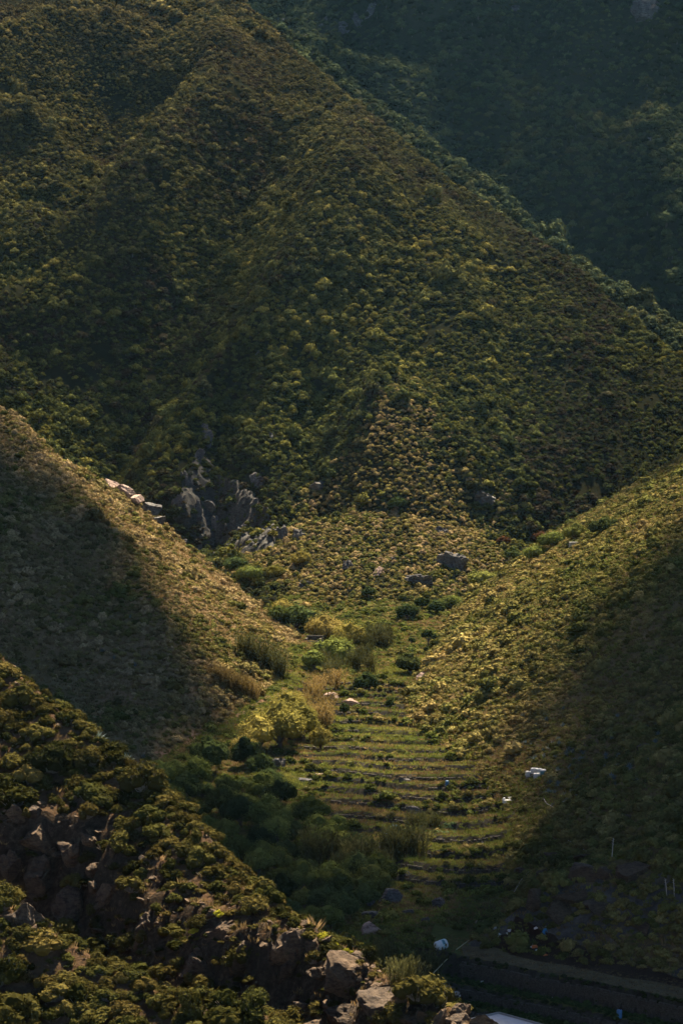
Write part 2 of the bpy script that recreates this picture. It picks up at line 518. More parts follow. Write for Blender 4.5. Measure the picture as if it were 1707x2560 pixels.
def rockmat(name, base, dark, light, sc=1.2):
    m, nt, out = nodes_of(name)
    tc = nt.nodes.new("ShaderNodeNewGeometry")
    a = noise(nt, tc.outputs['Position'], sc, 6, .65)
    b = noise(nt, tc.outputs['Position'], sc * 6, 5, .7)
    f = mathn(nt, 'MULTIPLY_ADD', mathn(nt, 'ADD', mathn(nt, 'MULTIPLY', a, .5), mathn(nt, 'MULTIPLY', b, .5)), 2.6); f.node.inputs[2].default_value = -.8
    c = ramp(nt, f, [(0.0, dark), (.5, base), (1.0, light)])
    sx = nt.nodes.new("ShaderNodeMapping"); sx.inputs['Scale'].default_value = (1, 1, 3.2); sx.inputs['Rotation'].default_value = (.3, .5, 0)
    nt.links.new(tc.outputs['Position'], sx.inputs[0])
    l = noise(nt, sx.outputs[0], sc * 1.6, 5, .7)
    c = mixc(nt, 1.0, c, ramp(nt, l, [(.40, (.45, .42, .40)), (.52, (1, 1, 1)), (.7, (1.0, .97, .9))]), 'MULTIPLY')
    d = nnode(nt, "ShaderNodeBsdfPrincipled"); d.inputs['Roughness'].default_value = .88
    d.inputs['Specular IOR Level'].default_value = .25
    nt.links.new(c, d.inputs['Base Color'])
    bp = nt.nodes.new("ShaderNodeBump"); bp.inputs['Strength'].default_value = .7; bp.inputs['Distance'].default_value = .25
    nt.links.new(b, bp.inputs['Height']); nt.links.new(bp.outputs[0], d.inputs['Normal'])
    nt.links.new(d.outputs[0], out.inputs[0])
    return m
def plain(name, col, rough=.6, metal=0.0, wear=.15, sc=3.0):
    m, nt, out = nodes_of(name)
    tc = nt.nodes.new("ShaderNodeTexCoord")
    n = noise(nt, tc.outputs['Object'], sc, 5, .65)
    c = mixc(nt, n, tuple(x * (1 - wear * 2) for x in col), tuple(min(1, x * (1 + wear)) for x in col))
    d = nnode(nt, "ShaderNodeBsdfPrincipled"); d.inputs['Roughness'].default_value = rough; d.inputs['Metallic'].default_value = metal
    nt.links.new(c, d.inputs['Base Color']); nt.links.new(d.outputs[0], out.inputs[0])
    return m

M = {}
M['floor'] = soil('valley_turf', [(0, (.035, .042, .014)), (.35, (.06, .07, .02)), (.6, (.095, .095, .03)), (.85, (.15, .115, .05)), (1, (.2, .14, .075))], .12, 1.1, .4, rock=(.80, (.02, .018, .015), (.05, .045, .035), (.10, .09, .07)))
M['field'] = soil('ploughed_field', [(0, (.05, .035, .022)), (.5, (.11, .09, .05)), (1, (.16, .14, .075))], .5, 3.0)
M['right'] = soil('right_slope_soil', [(0, (.06, .05, .022)), (.45, (.11, .09, .04)), (.75, (.18, .125, .06)), (1, (.25, .13, .075))], .06, .8, rock=(.84, (.03, .03, .03), (.08, .075, .07), (.16, .15, .14)))
M['left'] = soil('left_hill_soil', [(0, (.09, .075, .04)), (.45, (.16, .125, .06)), (.75, (.22, .15, .08)), (1, (.28, .14, .08))], .06, .8)
M['near'] = soil('near_hill_soil', [(0, (.045, .032, .02)), (.4, (.09, .06, .035)), (.7, (.095, .06, .035)), (1, (.125, .08, .048))], .35, 2.6, .9, rock=(.86, (.020, .016, .012), (.048, .036, .024), (.11, .08, .05)))  # steep rock colour lowered further, so the cliff's shade is partly painted in
M['mtn'] = soil('mountain_soil', [(0, (.014, .017, .010)), (.5, (.026, .027, .013)), (1, (.05, .042, .022))], .05, .6, rock=(.42, (.03, .03, .03), (.06, .06, .055), (.12, .115, .105)))
M['far'] = soil('far_mountain_soil', [(0, (.02, .026, .016)), (.5, (.035, .042, .024)), (1, (.06, .06, .04))], .02, .3)
M['base'] = soil('ground_soil', [(0, (.05, .05, .03)), (1, (.12, .1, .06))], .01, .2)
M['path'] = soil('trodden_earth', [(0, (.18, .11, .07)), (.5, (.25, .16, .10)), (1, (.32, .22, .15))], .5, 4)
M['rock_grey'] = rockmat('grey_basalt', (.085, .085, .085), (.035, .036, .04), (.17, .165, .155), .9)
M['rock_dark'] = rockmat('shade_darkened_brown_rock', (.072, .050, .031), (.028, .021, .014), (.14, .10, .06), 1.0)  # darker copy of the brown rock; shade is put into its colour
M['rock_brown'] = rockmat('weathered_brown_rock', (.10, .066, .037), (.035, .025, .016), (.19, .13, .07), 1.1)
M['rock_pink'] = rockmat('pinkish_rock', (.33, .24, .19), (.16, .12, .1), (.45, .35, .29), .8)
M['rock_cliff'] = rockmat('lichen_grey_cliff', (.085, .085, .08), (.03, .03, .03), (.21, .20, .185), .35)
M['wallstone'] = rockmat('dry_wall_stone', (.09, .08, .065), (.04, .036, .03), (.17, .15, .12), 2.5)
M['bark'] = plain('grey_bark', (.12, .095, .07), .9, wear=.3)
M['twig'] = plain('pale_twigs', (.22, .18, .13), .9, wear=.3)
M['hillbush'] = foliage('silvery_cushion_leaves', [(0, (.10, .105, .04)), (.3, (.20, .17, .065)), (.55, (.33, .255, .115)), (.8, (.42, .32, .165)), (1, (.48, .355, .20))], .035, .45, .08, .35)
M['rightbush'] = foliage('dry_green_cushion_leaves', [(0, (.065, .09, .022)), (.35, (.135, .14, .038)), (.65, (.25, .21, .07)), (1, (.37, .27, .11))], .03, .55, .08, .35)
M['nearleaf'] = foliage('rosette_leaves', [(0, (.030, .036, .010)), (.35, (.058, .058, .016)), (.7, (.10, .085, .024)), (1, (.14, .105, .033))], .25, .3, .1, .4, 0)
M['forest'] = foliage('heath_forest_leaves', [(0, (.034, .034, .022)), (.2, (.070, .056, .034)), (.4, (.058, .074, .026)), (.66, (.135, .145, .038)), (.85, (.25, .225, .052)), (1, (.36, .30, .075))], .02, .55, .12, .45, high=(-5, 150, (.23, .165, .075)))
M['laurel'] = foliage('laurel_leaves', [(0, (.034, .048, .026)), (.4, (.060, .080, .038)), (.75, (.10, .115, .045)), (1, (.17, .145, .065))], .012, .4, .08, .35)
M['darkleaf'] = foliage('dark_evergreen_leaves', [(0, (.030, .046, .016)), (.6, (.048, .068, .022)), (1, (.07, .085, .028))], .1, .3, .12, .6)
M['midleaf'] = foliage('green_valley_leaves', [(0, (.07, .095, .025)), (.5, (.12, .145, .034)), (1, (.18, .185, .045))], .05, .4, .16, .6)
M['goldleaf'] = foliage('golden_willow_leaves', [(0, (.17, .17, .04)), (.5, (.29, .25, .06)), (1, (.36, .285, .085))], .05, .4, .28, .3)
M['reed'] = foliage('dry_cane_leaves', [(0, (.12, .095, .035)), (.5, (.22, .16, .055)), (1, (.30, .215, .085))], .08, .3, .32, .35)
M['reedgreen'] = foliage('green_cane_leaves', [(0, (.045, .05, .018)), (.5, (.08, .085, .03)), (1, (.12, .115, .045))], .08, .3, .28, .35)
M['grass'] = foliage('grass_blades', [(0, (.11, .16, .035)), (.5, (.21, .235, .05)), (1, (.33, .28, .08))], .06, .7, .25, .3)
M['drygrass'] = foliage('straw_grass_blades', [(0, (.16, .115, .05)), (.5, (.23, .165, .075)), (1, (.3, .2, .1))], .06, .5, .3, .3)
M['crop'] = foliage('crop_leaves', [(0, (.04, .075, .02)), (1, (.07, .11, .03))], .2, .3, .25, .3)
M['cabbage'] = foliage('pale_cabbage_leaves', [(0, (.17, .26, .11)), (1, (.26, .36, .17))], .3, .2, .2, .3)
M['agave'] = foliage('agave_leaves', [(0, (.075, .115, .105)), (.6, (.11, .165, .15)), (1, (.17, .22, .2))], .2, .3, .1, .3, .10)
M['yellowflower'] = foliage('yellow_spurge', [(0, (.30, .30, .03)), (1, (.42, .40, .04))], .3, .2, .3, .3)
M['russet'] = foliage('russet_leaves', [(0, (.13, .065, .03)), (1, (.2, .11, .05))], .1, .3, .25, .3)
M['white'] = plain('white_plastic', (.72, .72, .68), .45, wear=.12)
M['cage'] = plain('galvanised_tube', (.5, .52, .52), .4, .6)
M['pallet'] = plain('grey_pallet_wood', (.25, .21, .16), .8)
M['teal'] = plain('teal_plastic', (.07, .22, .25), .5)
M['bluegreen'] = plain('pale_blue_fibreglass', (.42, .60, .62), .45, wear=.2)
M['tankwhite'] = plain('chalky_white_fibreglass', (.62, .68, .66), .5, wear=.2)
M['dark'] = plain('black_rubber', (.02, .02, .022), .8)
M['orange'] = plain('orange_paint', (.62, .17, .035), .4)
M['red'] = plain('faded_red_sheet', (.55, .10, .09), .6)
M['rust'] = plain('ochre_tarpaulin', (.40, .19, .06), .8)
M['greymetal'] = plain('grey_metal', (.33, .34, .33), .5, .3)
M['concrete'] = plain('old_concrete', (.33, .33, .30), .9, wear=.25)
M['roof'] = plain('pale_flat_roof', (.60, .57, .53), .8, wear=.18, sc=1.2)
M['pipe'] = plain('straw_coloured_pipe', (.48, .42, .24), .6)
M['stalk'] = plain('bleached_stalk', (.46, .40, .32), .9)
M['blue'] = plain('blue_plastic', (.04, .17, .36), .45)
M['cloth_blue'] = plain('blue_work_clothes', (.05, .22, .42), .9)
M['skin'] = plain('skin', (.42, .25, .17), .6)

# ================================================================== landform meshes
def grid_land(name, h, xs, ys, mat, label):
    X, Y = np.meshgrid(xs, ys)
    Z = h(X.ravel(), Y.ravel())
    V = np.stack((X.ravel(), Y.ravel(), Z), 1)
    nx, ny = len(xs), len(ys)
    i = np.arange(nx * ny).reshape(ny, nx)
    Q = np.stack((i[:-1, :-1], i[:-1, 1:], i[1:, 1:], i[1:, :-1]), -1).reshape(-1, 4)
    low = Z < -88
    Q = Q[~low[Q].all(1)]
    me = bpy.data.meshes.new(name)
    me.vertices.add(len(V)); me.vertices.foreach_set('co', V.astype(np.float32).ravel())
    me.loops.add(Q.size); me.loops.foreach_set('vertex_index', Q.astype(np.int32).ravel())
    me.polygons.add(len(Q))
    me.polygons.foreach_set('loop_start', np.arange(0, Q.size, 4, dtype=np.int32))
    me.polygons.foreach_set('loop_total', np.full(len(Q), 4, np.int32))
    me.polygons.foreach_set('use_smooth', np.ones(len(Q), bool))
    me.update(calc_edges=True); me.validate()
    me.materials.append(mat)
    o = link(name, me)
    tag(o, label, kind='structure')
    return o
def rng(a, b, s): return np.arange(a, b + s * .5, s)
grid_land('valley_floor', H_floor, rng(-75, 110, .8), np.concatenate((rng(236, 278, 2), rng(280, 505, .5), rng(506.5, 900, 1.8))), M['floor'], 'grassy valley floor stepped in low terraces')
grid_land('right_slope', H_right, rng(0, 250, 1.5), rng(240, 980, 1.6), M['right'], 'long bushy slope rising on the right')
grid_land('left_hill', H_left, rng(-250, 5, 1.4), rng(285, 760, 1.5), M['left'], 'pale bushy spur descending from the left')
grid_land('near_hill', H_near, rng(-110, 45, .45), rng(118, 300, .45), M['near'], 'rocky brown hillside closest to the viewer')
grid_land('mountain', H_mtn, rng(-360, 330, 2.6), rng(590, 1360, 2.6), M['mtn'], 'large wooded mountain spur in the middle')
grid_land('far_mountain', H_far, rng(-480, 560, 5), rng(880, 1950, 5), M['far'], 'dark wooded mountainside behind the spur')
mb = MB(); mb.box((0, 900, -95.5), (2400, 2400, 1.0))
tag(mb.build('ground', M['base']), 'base ground below the valley', kind='structure')

# ================================================================== plants: prototypes
def ico(sub):
    bm = bmesh.new(); bmesh.ops.create_icosphere(bm, subdivisions=sub, radius=1)
    v = np.array([x.co[:] for x in bm.verts]); f = [tuple(q.index for q in p.verts) for p in bm.faces]
    bm.free(); return v, f
ICO1, ICO2, ICO3, ICO4 = ico(1), ico(2), ico(3), ico(4)
class Leafy:
    def __init__(s, seed): s.r = np.random.default_rng(seed); s.v, s.f, s.t, s.m = [], [], [], []
    def lump(s, c, rad, mat=0, tint=.3, sub=None):
        v, f = sub or ICO1
        n = len(s.v)
        w = v * (1 + .25 * s.r.uniform(-1, 1, (len(v), 1))) * np.asarray(rad) + np.asarray(c)
        s.v += [tuple(p) for p in w]; s.t += [tint] * len(w)
        s.f += [tuple(i + n for i in q) for q in f]; s.m += [mat] * len(f)
    def leaf(s, p, d, up, L, W, mat=0, tint=.5, fold=.0):
        d = d / (np.linalg.norm(d) + 1e-9)
        sd = np.cross(d, up); sd /= (np.linalg.norm(sd) + 1e-9)
        n = len(s.v)
        mid = p + d * L * .5
        s.v += [tuple(p), tuple(mid + sd * W * .5), tuple(p + d * L), tuple(mid - sd * W * .5)]
        s.t += [tint * .9, tint, tint, tint]
        s.f.append((n, n + 1, n + 2, n + 3)); s.m.append(mat)
    def shell(s, c, rad, nleaf, L, W, upb=.3, low=-.3, mat=0):
        c, rad = np.asarray(c, float), np.asarray(rad, float) * np.ones(3)
        k = 0
        while k < nleaf:
            d = s.r.normal(size=3); d /= np.linalg.norm(d)
            if d[2] < low: continue
            k += 1
            p = c + d * rad * s.r.uniform(.82, 1.08)
            nrm = d + s.r.normal(size=3) * .4 + np.array((0, 0, upb))
            t = np.cross(nrm, s.r.normal(size=3))
            s.leaf(p - t / np.linalg.norm(t) * L * .5, t, nrm, L * s.r.uniform(.7, 1.3), W * s.r.uniform(.7, 1.3), mat, s.r.uniform(0, 1))
    def mesh(s, name, mats): return mesh_from(name, s.v, s.f, mats, False, s.m, s.t)

def dome_lobes(r, n, R0, H, rad):
    out = [((0, 0, H * .62), rad * 1.15)]
    for k in range(n - 1):
        a = 2 * math.pi * (k + r.uniform(-.3, .3)) / (n - 1) * (1 if n < 8 else 1.618 * 2)
        q = R0 * r.uniform(.45, 1.0)
        out.append(((q * math.cos(a), q * math.sin(a), H * r.uniform(.30, .62) * (1.1 - .35 * q / R0)), rad * r.uniform(.7, 1.1)))
    return out
def crown_mesh(name, seed, mat, W=1.0, H=1.0, lobes=9, leaves=300, L=.3, rad=.5, trunk=False, low=-.35):
    """a lumpy crown about 2W wide and H*1.2 high standing on z=0"""
    lf = Leafy(seed)
    for c, r in dome_lobes(lf.r, lobes, W * .75, H, rad * W):
        rr = np.array((r, r, r * .8))
        lf.lump(c, rr * .84, 0, .25, ICO2 if leaves > 400 else None)
        lf.shell(c, rr, leaves // lobes, L, L * .62, .12, low)
    if trunk:
        mb = MB(); mb.tube([(0, 0, -.3), (0.03, 0, H * .3), (.0, .04, H * .6)], [W * .10, W * .07, W * .04], 6)
        n = len(lf.v); lf.v += mb.v; lf.t += [.5] * len(mb.v); lf.f += [tuple(i + n for i in q) for q in mb.f]; lf.m += [1] * len(mb.f)
    return lf.mesh(name, [mat, M['bark']])
def rosette_shrub(name, seed, mat, W=1.0, H=1.0, lobes=8, n=130, LS=1.0):
    """spurge-like shrub: a dome of leaf rosettes; returns leaf mesh and branch mesh"""
    lf = Leafy(seed); br = MB()
    for c, r in dome_lobes(lf.r, lobes, W * .72, H, .42 * W):
        c = np.array(c)
        lf.lump(c - (0, 0, .06), np.array((r, r, r * .8)) * .86, 0, .2, ICO2)
        k = 0
        while k < n // lobes:
            d = lf.r.normal(size=3); d /= np.linalg.norm(d)
            if d[2] < -.15: continue
            k += 1
            p = c + d * np.array((r, r, r * .85)) * lf.r.uniform(.85, 1.1)
            ax = d + np.array((0, 0, .7)) + lf.r.normal(size=3) * .2; ax /= np.linalg.norm(ax)
            e1 = np.cross(ax, (1, .3, .2)); e1 /= np.linalg.norm(e1); e2 = np.cross(ax, e1)
            tn = lf.r.uniform(0, 1)
            for j in range(7):
                a = j * 2 * math.pi / 7 + lf.r.uniform(-.3, .3)
                dd = (e1 * math.cos(a) + e2 * math.sin(a)) * .85 + ax * lf.r.uniform(.25, .7)
                lf.leaf(p, dd, ax, .125 * W ** .5 * lf.r.uniform(.8, 1.3), .055 * W ** .5, 0, np.clip(tn + lf.r.uniform(-.2, .2), 0, 1))
            if lf.r.uniform() < .3:
                q = c * (.15, .15, .0) + (0, 0, .02)
                m = (q + p) / 2 + np.array((0, 0, -.12))
                br.tube([q, m, p], [.03, .022, .012], 4, False)
    return lf.mesh(name, [mat]), mesh_from('branches', br.v, br.f, M['twig'])
def reed_mesh(name, seed, mat, H=3.2, W=1.0, n=46):
    lf = Leafy(seed)
    for k in range(n):
        a, q = lf.r.uniform(0, 6.28), W * math.sqrt(lf.r.uniform(0, 1))
        b = np.array((q * math.cos(a), q * math.sin(a), 0))
        lean = np.array((lf.r.normal() * .16 + .12 * math.cos(a) * q, lf.r.normal() * .16 + .12 * math.sin(a) * q, 1.0))
        h = H * lf.r.uniform(.65, 1.1); tn = lf.r.uniform(0, 1)
        t = b + lean * h
        w = .05
        sd = np.array((math.cos(a * 3), math.sin(a * 3), 0)) * w
        i = len(lf.v)
        lf.v += [tuple(b - sd), tuple(b + sd), tuple(t + sd * .5), tuple(t - sd * .5)]; lf.t += [tn * .6] * 4
        lf.f.append((i, i + 1, i + 2, i + 3)); lf.m.append(0)
        for j in range(7):
            z = lf.r.uniform(.3, 1.0); p = b + lean * h * z
            an = lf.r.uniform(0, 6.28)
            d = np.array((math.cos(an), math.sin(an), lf.r.uniform(.2, 1.3)))
            lf.leaf(p, d, np.array((0, 0, 1.0)) + lf.r.normal(size=3) * .3, lf.r.uniform(.4, .8), .10, 0, np.clip(tn + lf.r.uniform(-.25, .25), 0, 1))
        for j in range(3):    # plume
            d = lean + lf.r.normal(size=3) * .3
            lf.leaf(t, d, lf.r.normal(size=3), .45, .12, 0, .9)
    return lf.mesh(name, [mat])
def agave_mesh(name, seed, n=26, L=1.0):
    lf = Leafy(seed)
    for k in range(n):
        a = k * 2.4; e = .15 + 1.25 * (k / n)
        d = np.array((math.cos(a) * math.cos(e), math.sin(a) * math.cos(e), math.sin(e)))
        lf.leaf(np.array((0, 0, .05)), d, np.array((0, 0, 1.0)), L * lf.r.uniform(.8, 1.1), .17 * L, 0, lf.r.uniform(0, 1))
    return lf.mesh(name, [M['agave']])
def tuft_mesh(name, seed, mat, n=16, H=.35, W=.25):
    lf = Leafy(seed)
    for k in range(n):
        a = lf.r.uniform(0, 6.28); q = W * lf.r.uniform(0, 1)
        d = np.array((math.cos(a) * .5, math.sin(a) * .5, 1.0))
        lf.leaf(np.array((q * math.cos(a), q * math.sin(a), -.03)), d, np.array((math.sin(a * 5), math.cos(a * 5), .3)), H * lf.r.uniform(.6, 1.2), .07, 0, lf.r.uniform(0, 1))
    return lf.mesh(name, [mat])
def rock_mesh(name, seed, mat, size=(1, 1, 1), cuts=13, sub=None, rough=.10):
    """a boulder: a sphere cut by random planes, then weathered along its bedding"""
    r = np.random.default_rng(seed)
    v, f = sub or ICO4
    v = v.copy()
    for k in range(cuts):
        d = r.normal(size=3) * (1, 1, .8); d /= np.linalg.norm(d)
        h = r.uniform(.34, .72)
        s = v @ d
        v = v - np.outer(np.maximum(0, s - h), d)
    ax = r.uniform(-50, 50, 3)
    bed = np.array((r.normal() * .4, r.normal() * .4, 1.0)); bed /= np.linalg.norm(bed)
    t = v @ bed
    n1 = fbm(v[:, 0] * 2 + ax[0], v[:, 1] * 2 + v[:, 2] * 2 + ax[1], 1.0, 4, seed % 97)
    n2 = fbm(t * 7 + ax[2], v[:, 0] * 1.2 - v[:, 1], 1.0, 3, seed % 89)
    n3 = 1 - np.abs(fbm(v[:, 0] * 2.4 + v[:, 2] + ax[1], v[:, 1] * 2.4 - v[:, 2] * 1.7, 1.0, 3, seed % 83)) * 2
    v = v * (1 + rough * 1.5 * n1 + rough * .8 * n2 - rough * 1.2 * np.maximum(0, n3 - .75) * 4)[:, None] * np.asarray(size)
    v = v * 1.25
    return mesh_from(name, v, f, mat, False)

# ------------------------------------------------------------------ scatter tools
def jitter(box, step, seed):
    r = np.random.default_rng(seed)
    x0, x1, y0, y1 = box
    X, Y = np.meshgrid(np.arange(x0, x1, step), np.arange(y0, y1, step))
    X = X.ravel() + r.uniform(-.5, .5, X.size) * step * .95
    Y = Y.ravel() + r.uniform(-.5, .5, Y.size) * step * .95
    return X, Y, r
def in_view(x, y, z, mu=230, mv=160):
    u, v = project(x, y, z)
    return (u > -mu) & (u < 1568 + mu) & (v > -mv) & (v < 2352 + mv), u, v
def sees(x, y, z, lift=2.0, n=36):
    """is the spot (raised a little) in sight of the camera"""
    ok = np.ones(x.shape, bool)
    zz = z + lift
    for k in np.linspace(.10, .985, n):
        ok &= ground(x * k, y * k) < zz * k + .3
    return ok
def scatter_land(key, step, seed, box=None, lift=2.0, keep=None, dens=None):
    X, Y, r = jitter(box or BOX[key], step, seed)
    Z = LANDS[key](X, Y)
    m = Z > ground(X, Y, skip=(key,)) - .15
    m &= in_view(X, Y, Z)[0]
    X, Y, Z = X[m], Y[m], Z[m]
    m = sees(X, Y, Z, lift)
    X, Y, Z = X[m], Y[m], Z[m]
    return X, Y, Z, r
PROTO_N = [0]
def stuff_points(name, label, protos, X, Y, Z, scl, idx, rot, kindtxt='stuff'):
    """one object whose points carry copies of the prototype meshes"""
    PROTO_N[0] += 1
    pc = bpy.data.collections.new(name + '_kinds')
    for k, me in enumerate(protos):
        pc.objects.link(bpy.data.objects.new('%s_kind_%03d' % (name, k), me))
    me = bpy.data.meshes.new(name)
    n = len(X)
    me.vertices.add(n)
    me.vertices.foreach_set('co', np.stack((X, Y, Z), 1).astype(np.float32).ravel())
    a = me.attributes.new('scl', 'FLOAT_VECTOR', 'POINT'); a.data.foreach_set('vector', np.asarray(scl, np.float32).ravel())
    a = me.attributes.new('rot', 'FLOAT_VECTOR', 'POINT'); a.data.foreach_set('vector', np.asarray(rot, np.float32).ravel())
    a = me.attributes.new('idx', 'INT', 'POINT'); a.data.foreach_set('value', np.asarray(idx, np.int32))
    o = link(name, me)
    ng = bpy.data.node_groups.new(name, 'GeometryNodeTree')
    ng.interface.new_socket('Geometry', in_out='INPUT', socket_type='NodeSocketGeometry')
    ng.interface.new_socket('Geometry', in_out='OUTPUT', socket_type='NodeSocketGeometry')
    gi, go = ng.nodes.new('NodeGroupInput'), ng.nodes.new('NodeGroupOutput')
    ip = ng.nodes.new('GeometryNodeInstanceOnPoints')
    ci = ng.nodes.new('GeometryNodeCollectionInfo')
    ci.inputs['Collection'].default_value = pc
    ci.inputs['Separate Children'].default_value = True
    ci.inputs['Reset Children'].default_value = True
    ip.inputs['Pick Instance'].default_value = True
    def na(nm, t):
        q = ng.nodes.new('GeometryNodeInputNamedAttribute'); q.data_type = t; q.inputs['Name'].default_value = nm
        return q.outputs['Attribute']
    L = ng.links
    L.new(gi.outputs[0], ip.inputs['Points']); L.new(ci.outputs[0], ip.inputs['Instance'])
    L.new(na('idx', 'INT'), ip.inputs['Instance Index']); L.new(na('rot', 'FLOAT_VECTOR'), ip.inputs['Rotation'])
    L.new(na('scl', 'FLOAT_VECTOR'), ip.inputs['Scale']); L.new(ip.outputs[0], go.inputs[0])
    mod = o.modifiers.new('scatter', 'NODES'); mod.node_group = ng
    tag(o, label, kind='stuff')
    return o
def nearest_split(X, Y, Z, size, n):
    """indices of the n that show largest inside the frame, and the others"""
    ok, u, v = in_view(X, Y, Z, 0, 0)
    ang = np.where(ok, size / Y, 0)
    o = np.argsort(-ang)
    return o[:n], o[n:]
def individuals(name, label, cat, group, protos, X, Y, Z, scl, idx, rot, sel, child=None):
    out = []
    for i in sel:
        k = int(idx[i]) % len(protos)
        o = link(name, protos[k])
        o.location = (X[i], Y[i], Z[i]); o.scale = tuple(scl[i]); o.rotation_euler = tuple(rot[i])
        tag(o, label, cat, group)
        if child:
            c = link(child[0], child[1][k], o)
        out.append(o)
    return out
def plant_many(name, label, cat, group, stuffname, stufflabel, protos, X, Y, Z, scl, idx, rot, size, n=300, child=None):
    a, b = nearest_split(X, Y, Z, size, n)
    individuals(name, label, cat, group, protos, X, Y, Z, scl, idx, rot, a, child)
    if len(b):
        stuff_points(stuffname, stufflabel, protos, X[b], Y[b], Z[b], scl[b], np.asarray(idx)[b], rot[b])
def rots(r, n, tilt=.12):
    return np.stack((r.normal(size=n) * tilt, r.normal(size=n) * tilt, r.uniform(0, 6.28, n)), 1)
def scl3(r, s, v=.2):
    n = len(s)
    w = s * (1 + r.uniform(-v, v, n) * .6)
    return np.stack((w, w * (1 + r.uniform(-v, v, n)), s * (1 + r.uniform(-v, v, n))), 1)
# ------------------------------------------------------------------ coarse height table for sight tests
GX, GY = np.arange(-480, 562, 2.0), np.arange(116, 1952, 2.0)
_X, _Y = np.meshgrid(GX, GY)
GZ = ground(_X.ravel(), _Y.ravel()).reshape(_X.shape)
def gtab(x, y):
    i = np.clip(((np.asarray(x) + 480) / 2), 0, len(GX) - 1.001); j = np.clip(((np.asarray(y) - 116) / 2), 0, len(GY) - 1.001)
    a, b = i.astype(int), j.astype(int); fx, fy = i - a, j - b
    z = (GZ[b, a] * (1 - fx) + GZ[b, a + 1] * fx) * (1 - fy) + (GZ[b + 1, a] * (1 - fx) + GZ[b + 1, a + 1] * fx) * fy
    return np.where(np.asarray(y) < 116, -95, z)
def sees(x, y, z, lift=2.0, n=48):
    ok = np.ones(np.shape(x), bool)
    for k in np.linspace(.08, .985, n):
        ok &= gtab(x * k, y * k) < (z + lift) * k + .6
    return ok
def spot(u, v, dz=0.0, h=None, y0=116):
    """the place on the ground that the photograph shows at (u, v)"""
    p = hit(u, v, h or gtab, y0, 1950, .5)
    if p is None: return None
    z = float(ground(np.array([p[0]]), np.array([p[1]]))[0])
    return Vector((p[0], p[1], z + dz))
def inpoly(u, v, poly):
    c = np.zeros(np.shape(u), bool)
    n = len(poly)
    for i in range(n):
        (x1, y1), (x2, y2) = poly[i], poly[(i + 1) % n]
        c ^= ((y1 > v) != (y2 > v)) & (u < (x2 - x1) * (v - y1) / (y2 - y1 + 1e-9) + x1)
    return c

# ================================================================== woods of the mountain
forest = [crown_mesh('forest_tree', 100 + k, M['forest'], 1.0, 1.5 + .2 * (k % 3), 6, 240, .34, .56, True) for k in range(6)]
laurel = [crown_mesh('laurel_tree', 120 + k, M['laurel'], 1.0, 1.4 + .2 * (k % 3), 7, 240, .30, .54, True) for k in range(5)]
cush = [crown_mesh('cushion_shrub', 140 + k, M['hillbush'], 1.0, 1.0, 4, 130, .36, .60, False, -.1) for k in range(5)]
cushr = [crown_mesh('green_cushion_shrub', 150 + k, M['rightbush'], 1.0, 1.0, 4, 130, .36, .60, False, -.1) for k in range(5)]
X, Y, Z, r = scatter_land('mtn', 1.2, 11, lift=3)
X2, Y2, Z2, _ = scatter_land('mtn', 1.1, 111, lift=3)                # steep gully sides carry as many trees per face
g2 = np.hypot(H_mtn(X2 + 1.5, Y2) - Z2, H_mtn(X2, Y2 + 1.5) - Z2) / 1.5
k2 = g2 > .95
X, Y, Z = np.concatenate((X, X2[k2])), np.concatenate((Y, Y2[k2])), np.concatenate((Z, Z2[k2]))
nd = np.min([np.hypot(X - p[0], Y - p[1]) for p in NOSE_PTS], 0)
scrub = nd + 34 * fbm(X, Y, 30, 4, 71) + r.normal(size=len(X)) * 7 < 34
_, u, v = in_view(X, Y, Z)
CLIFFS = [(455, 975), (500, 1050), (600, 1080), (640, 1150), (690, 1230), (670, 1320), (560, 1320), (430, 1270), (380, 1190), (395, 1090)]
scrub |= inpoly(u, v, CLIFFS) & (r.uniform(size=len(X)) < .30)
f = ~scrub & (fbm(X, Y, 7, 2, 85) > -.72 + .35 * r.uniform(size=len(X)))
XF, YF, ZF = X[f], Y[f], Z[f]; n = len(XF)
s = .69 * (1 + .5 * fbm(XF, YF, 45, 3, 72)) * r.lognormal(0, .30, n) * np.where(r.uniform(size=n) < .07, r.uniform(1.4, 2.3, n), 1)
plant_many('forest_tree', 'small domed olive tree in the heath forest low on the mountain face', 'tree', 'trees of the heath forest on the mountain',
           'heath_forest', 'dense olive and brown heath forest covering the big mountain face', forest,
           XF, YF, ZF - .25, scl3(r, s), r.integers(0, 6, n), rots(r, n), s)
X, Y, r = jitter((-45, 70, 590, 790), 1.25, 12)
Z = H_mtn(X, Y)
m = (Z > ground(X, Y, skip=('mtn',)) - .1) & in_view(X, Y, Z)[0]
nd = np.min([np.hypot(X - p[0], Y - p[1]) for p in NOSE_PTS], 0)
m &= nd + 34 * fbm(X, Y, 30, 4, 71) + r.normal(size=len(X)) * 4 < 40
X, Y, Z = X[m], Y[m], Z[m]; n = len(X)
s = .66 * r.lognormal(0, .3, n)
plant_many('knoll_shrub', 'grey gold cushion shrub on the sunny rocky knoll at the mountain foot', 'shrub', 'shrubs on the knoll at the mountain foot',
           'knoll_scrub', 'low grey gold scrub covering the knoll at the mountain foot', cush[:2] + cushr[:4],
           X, Y, Z - .1, scl3(r, s), r.integers(0, 6, n), rots(r, n), s)
X, Y, Z, r = scatter_land('far', 3.1, 13, lift=5)
n = len(X)
s = 2.1 * (1 + .5 * fbm(X, Y, 90, 3, 73)) * r.lognormal(0, .3, n)
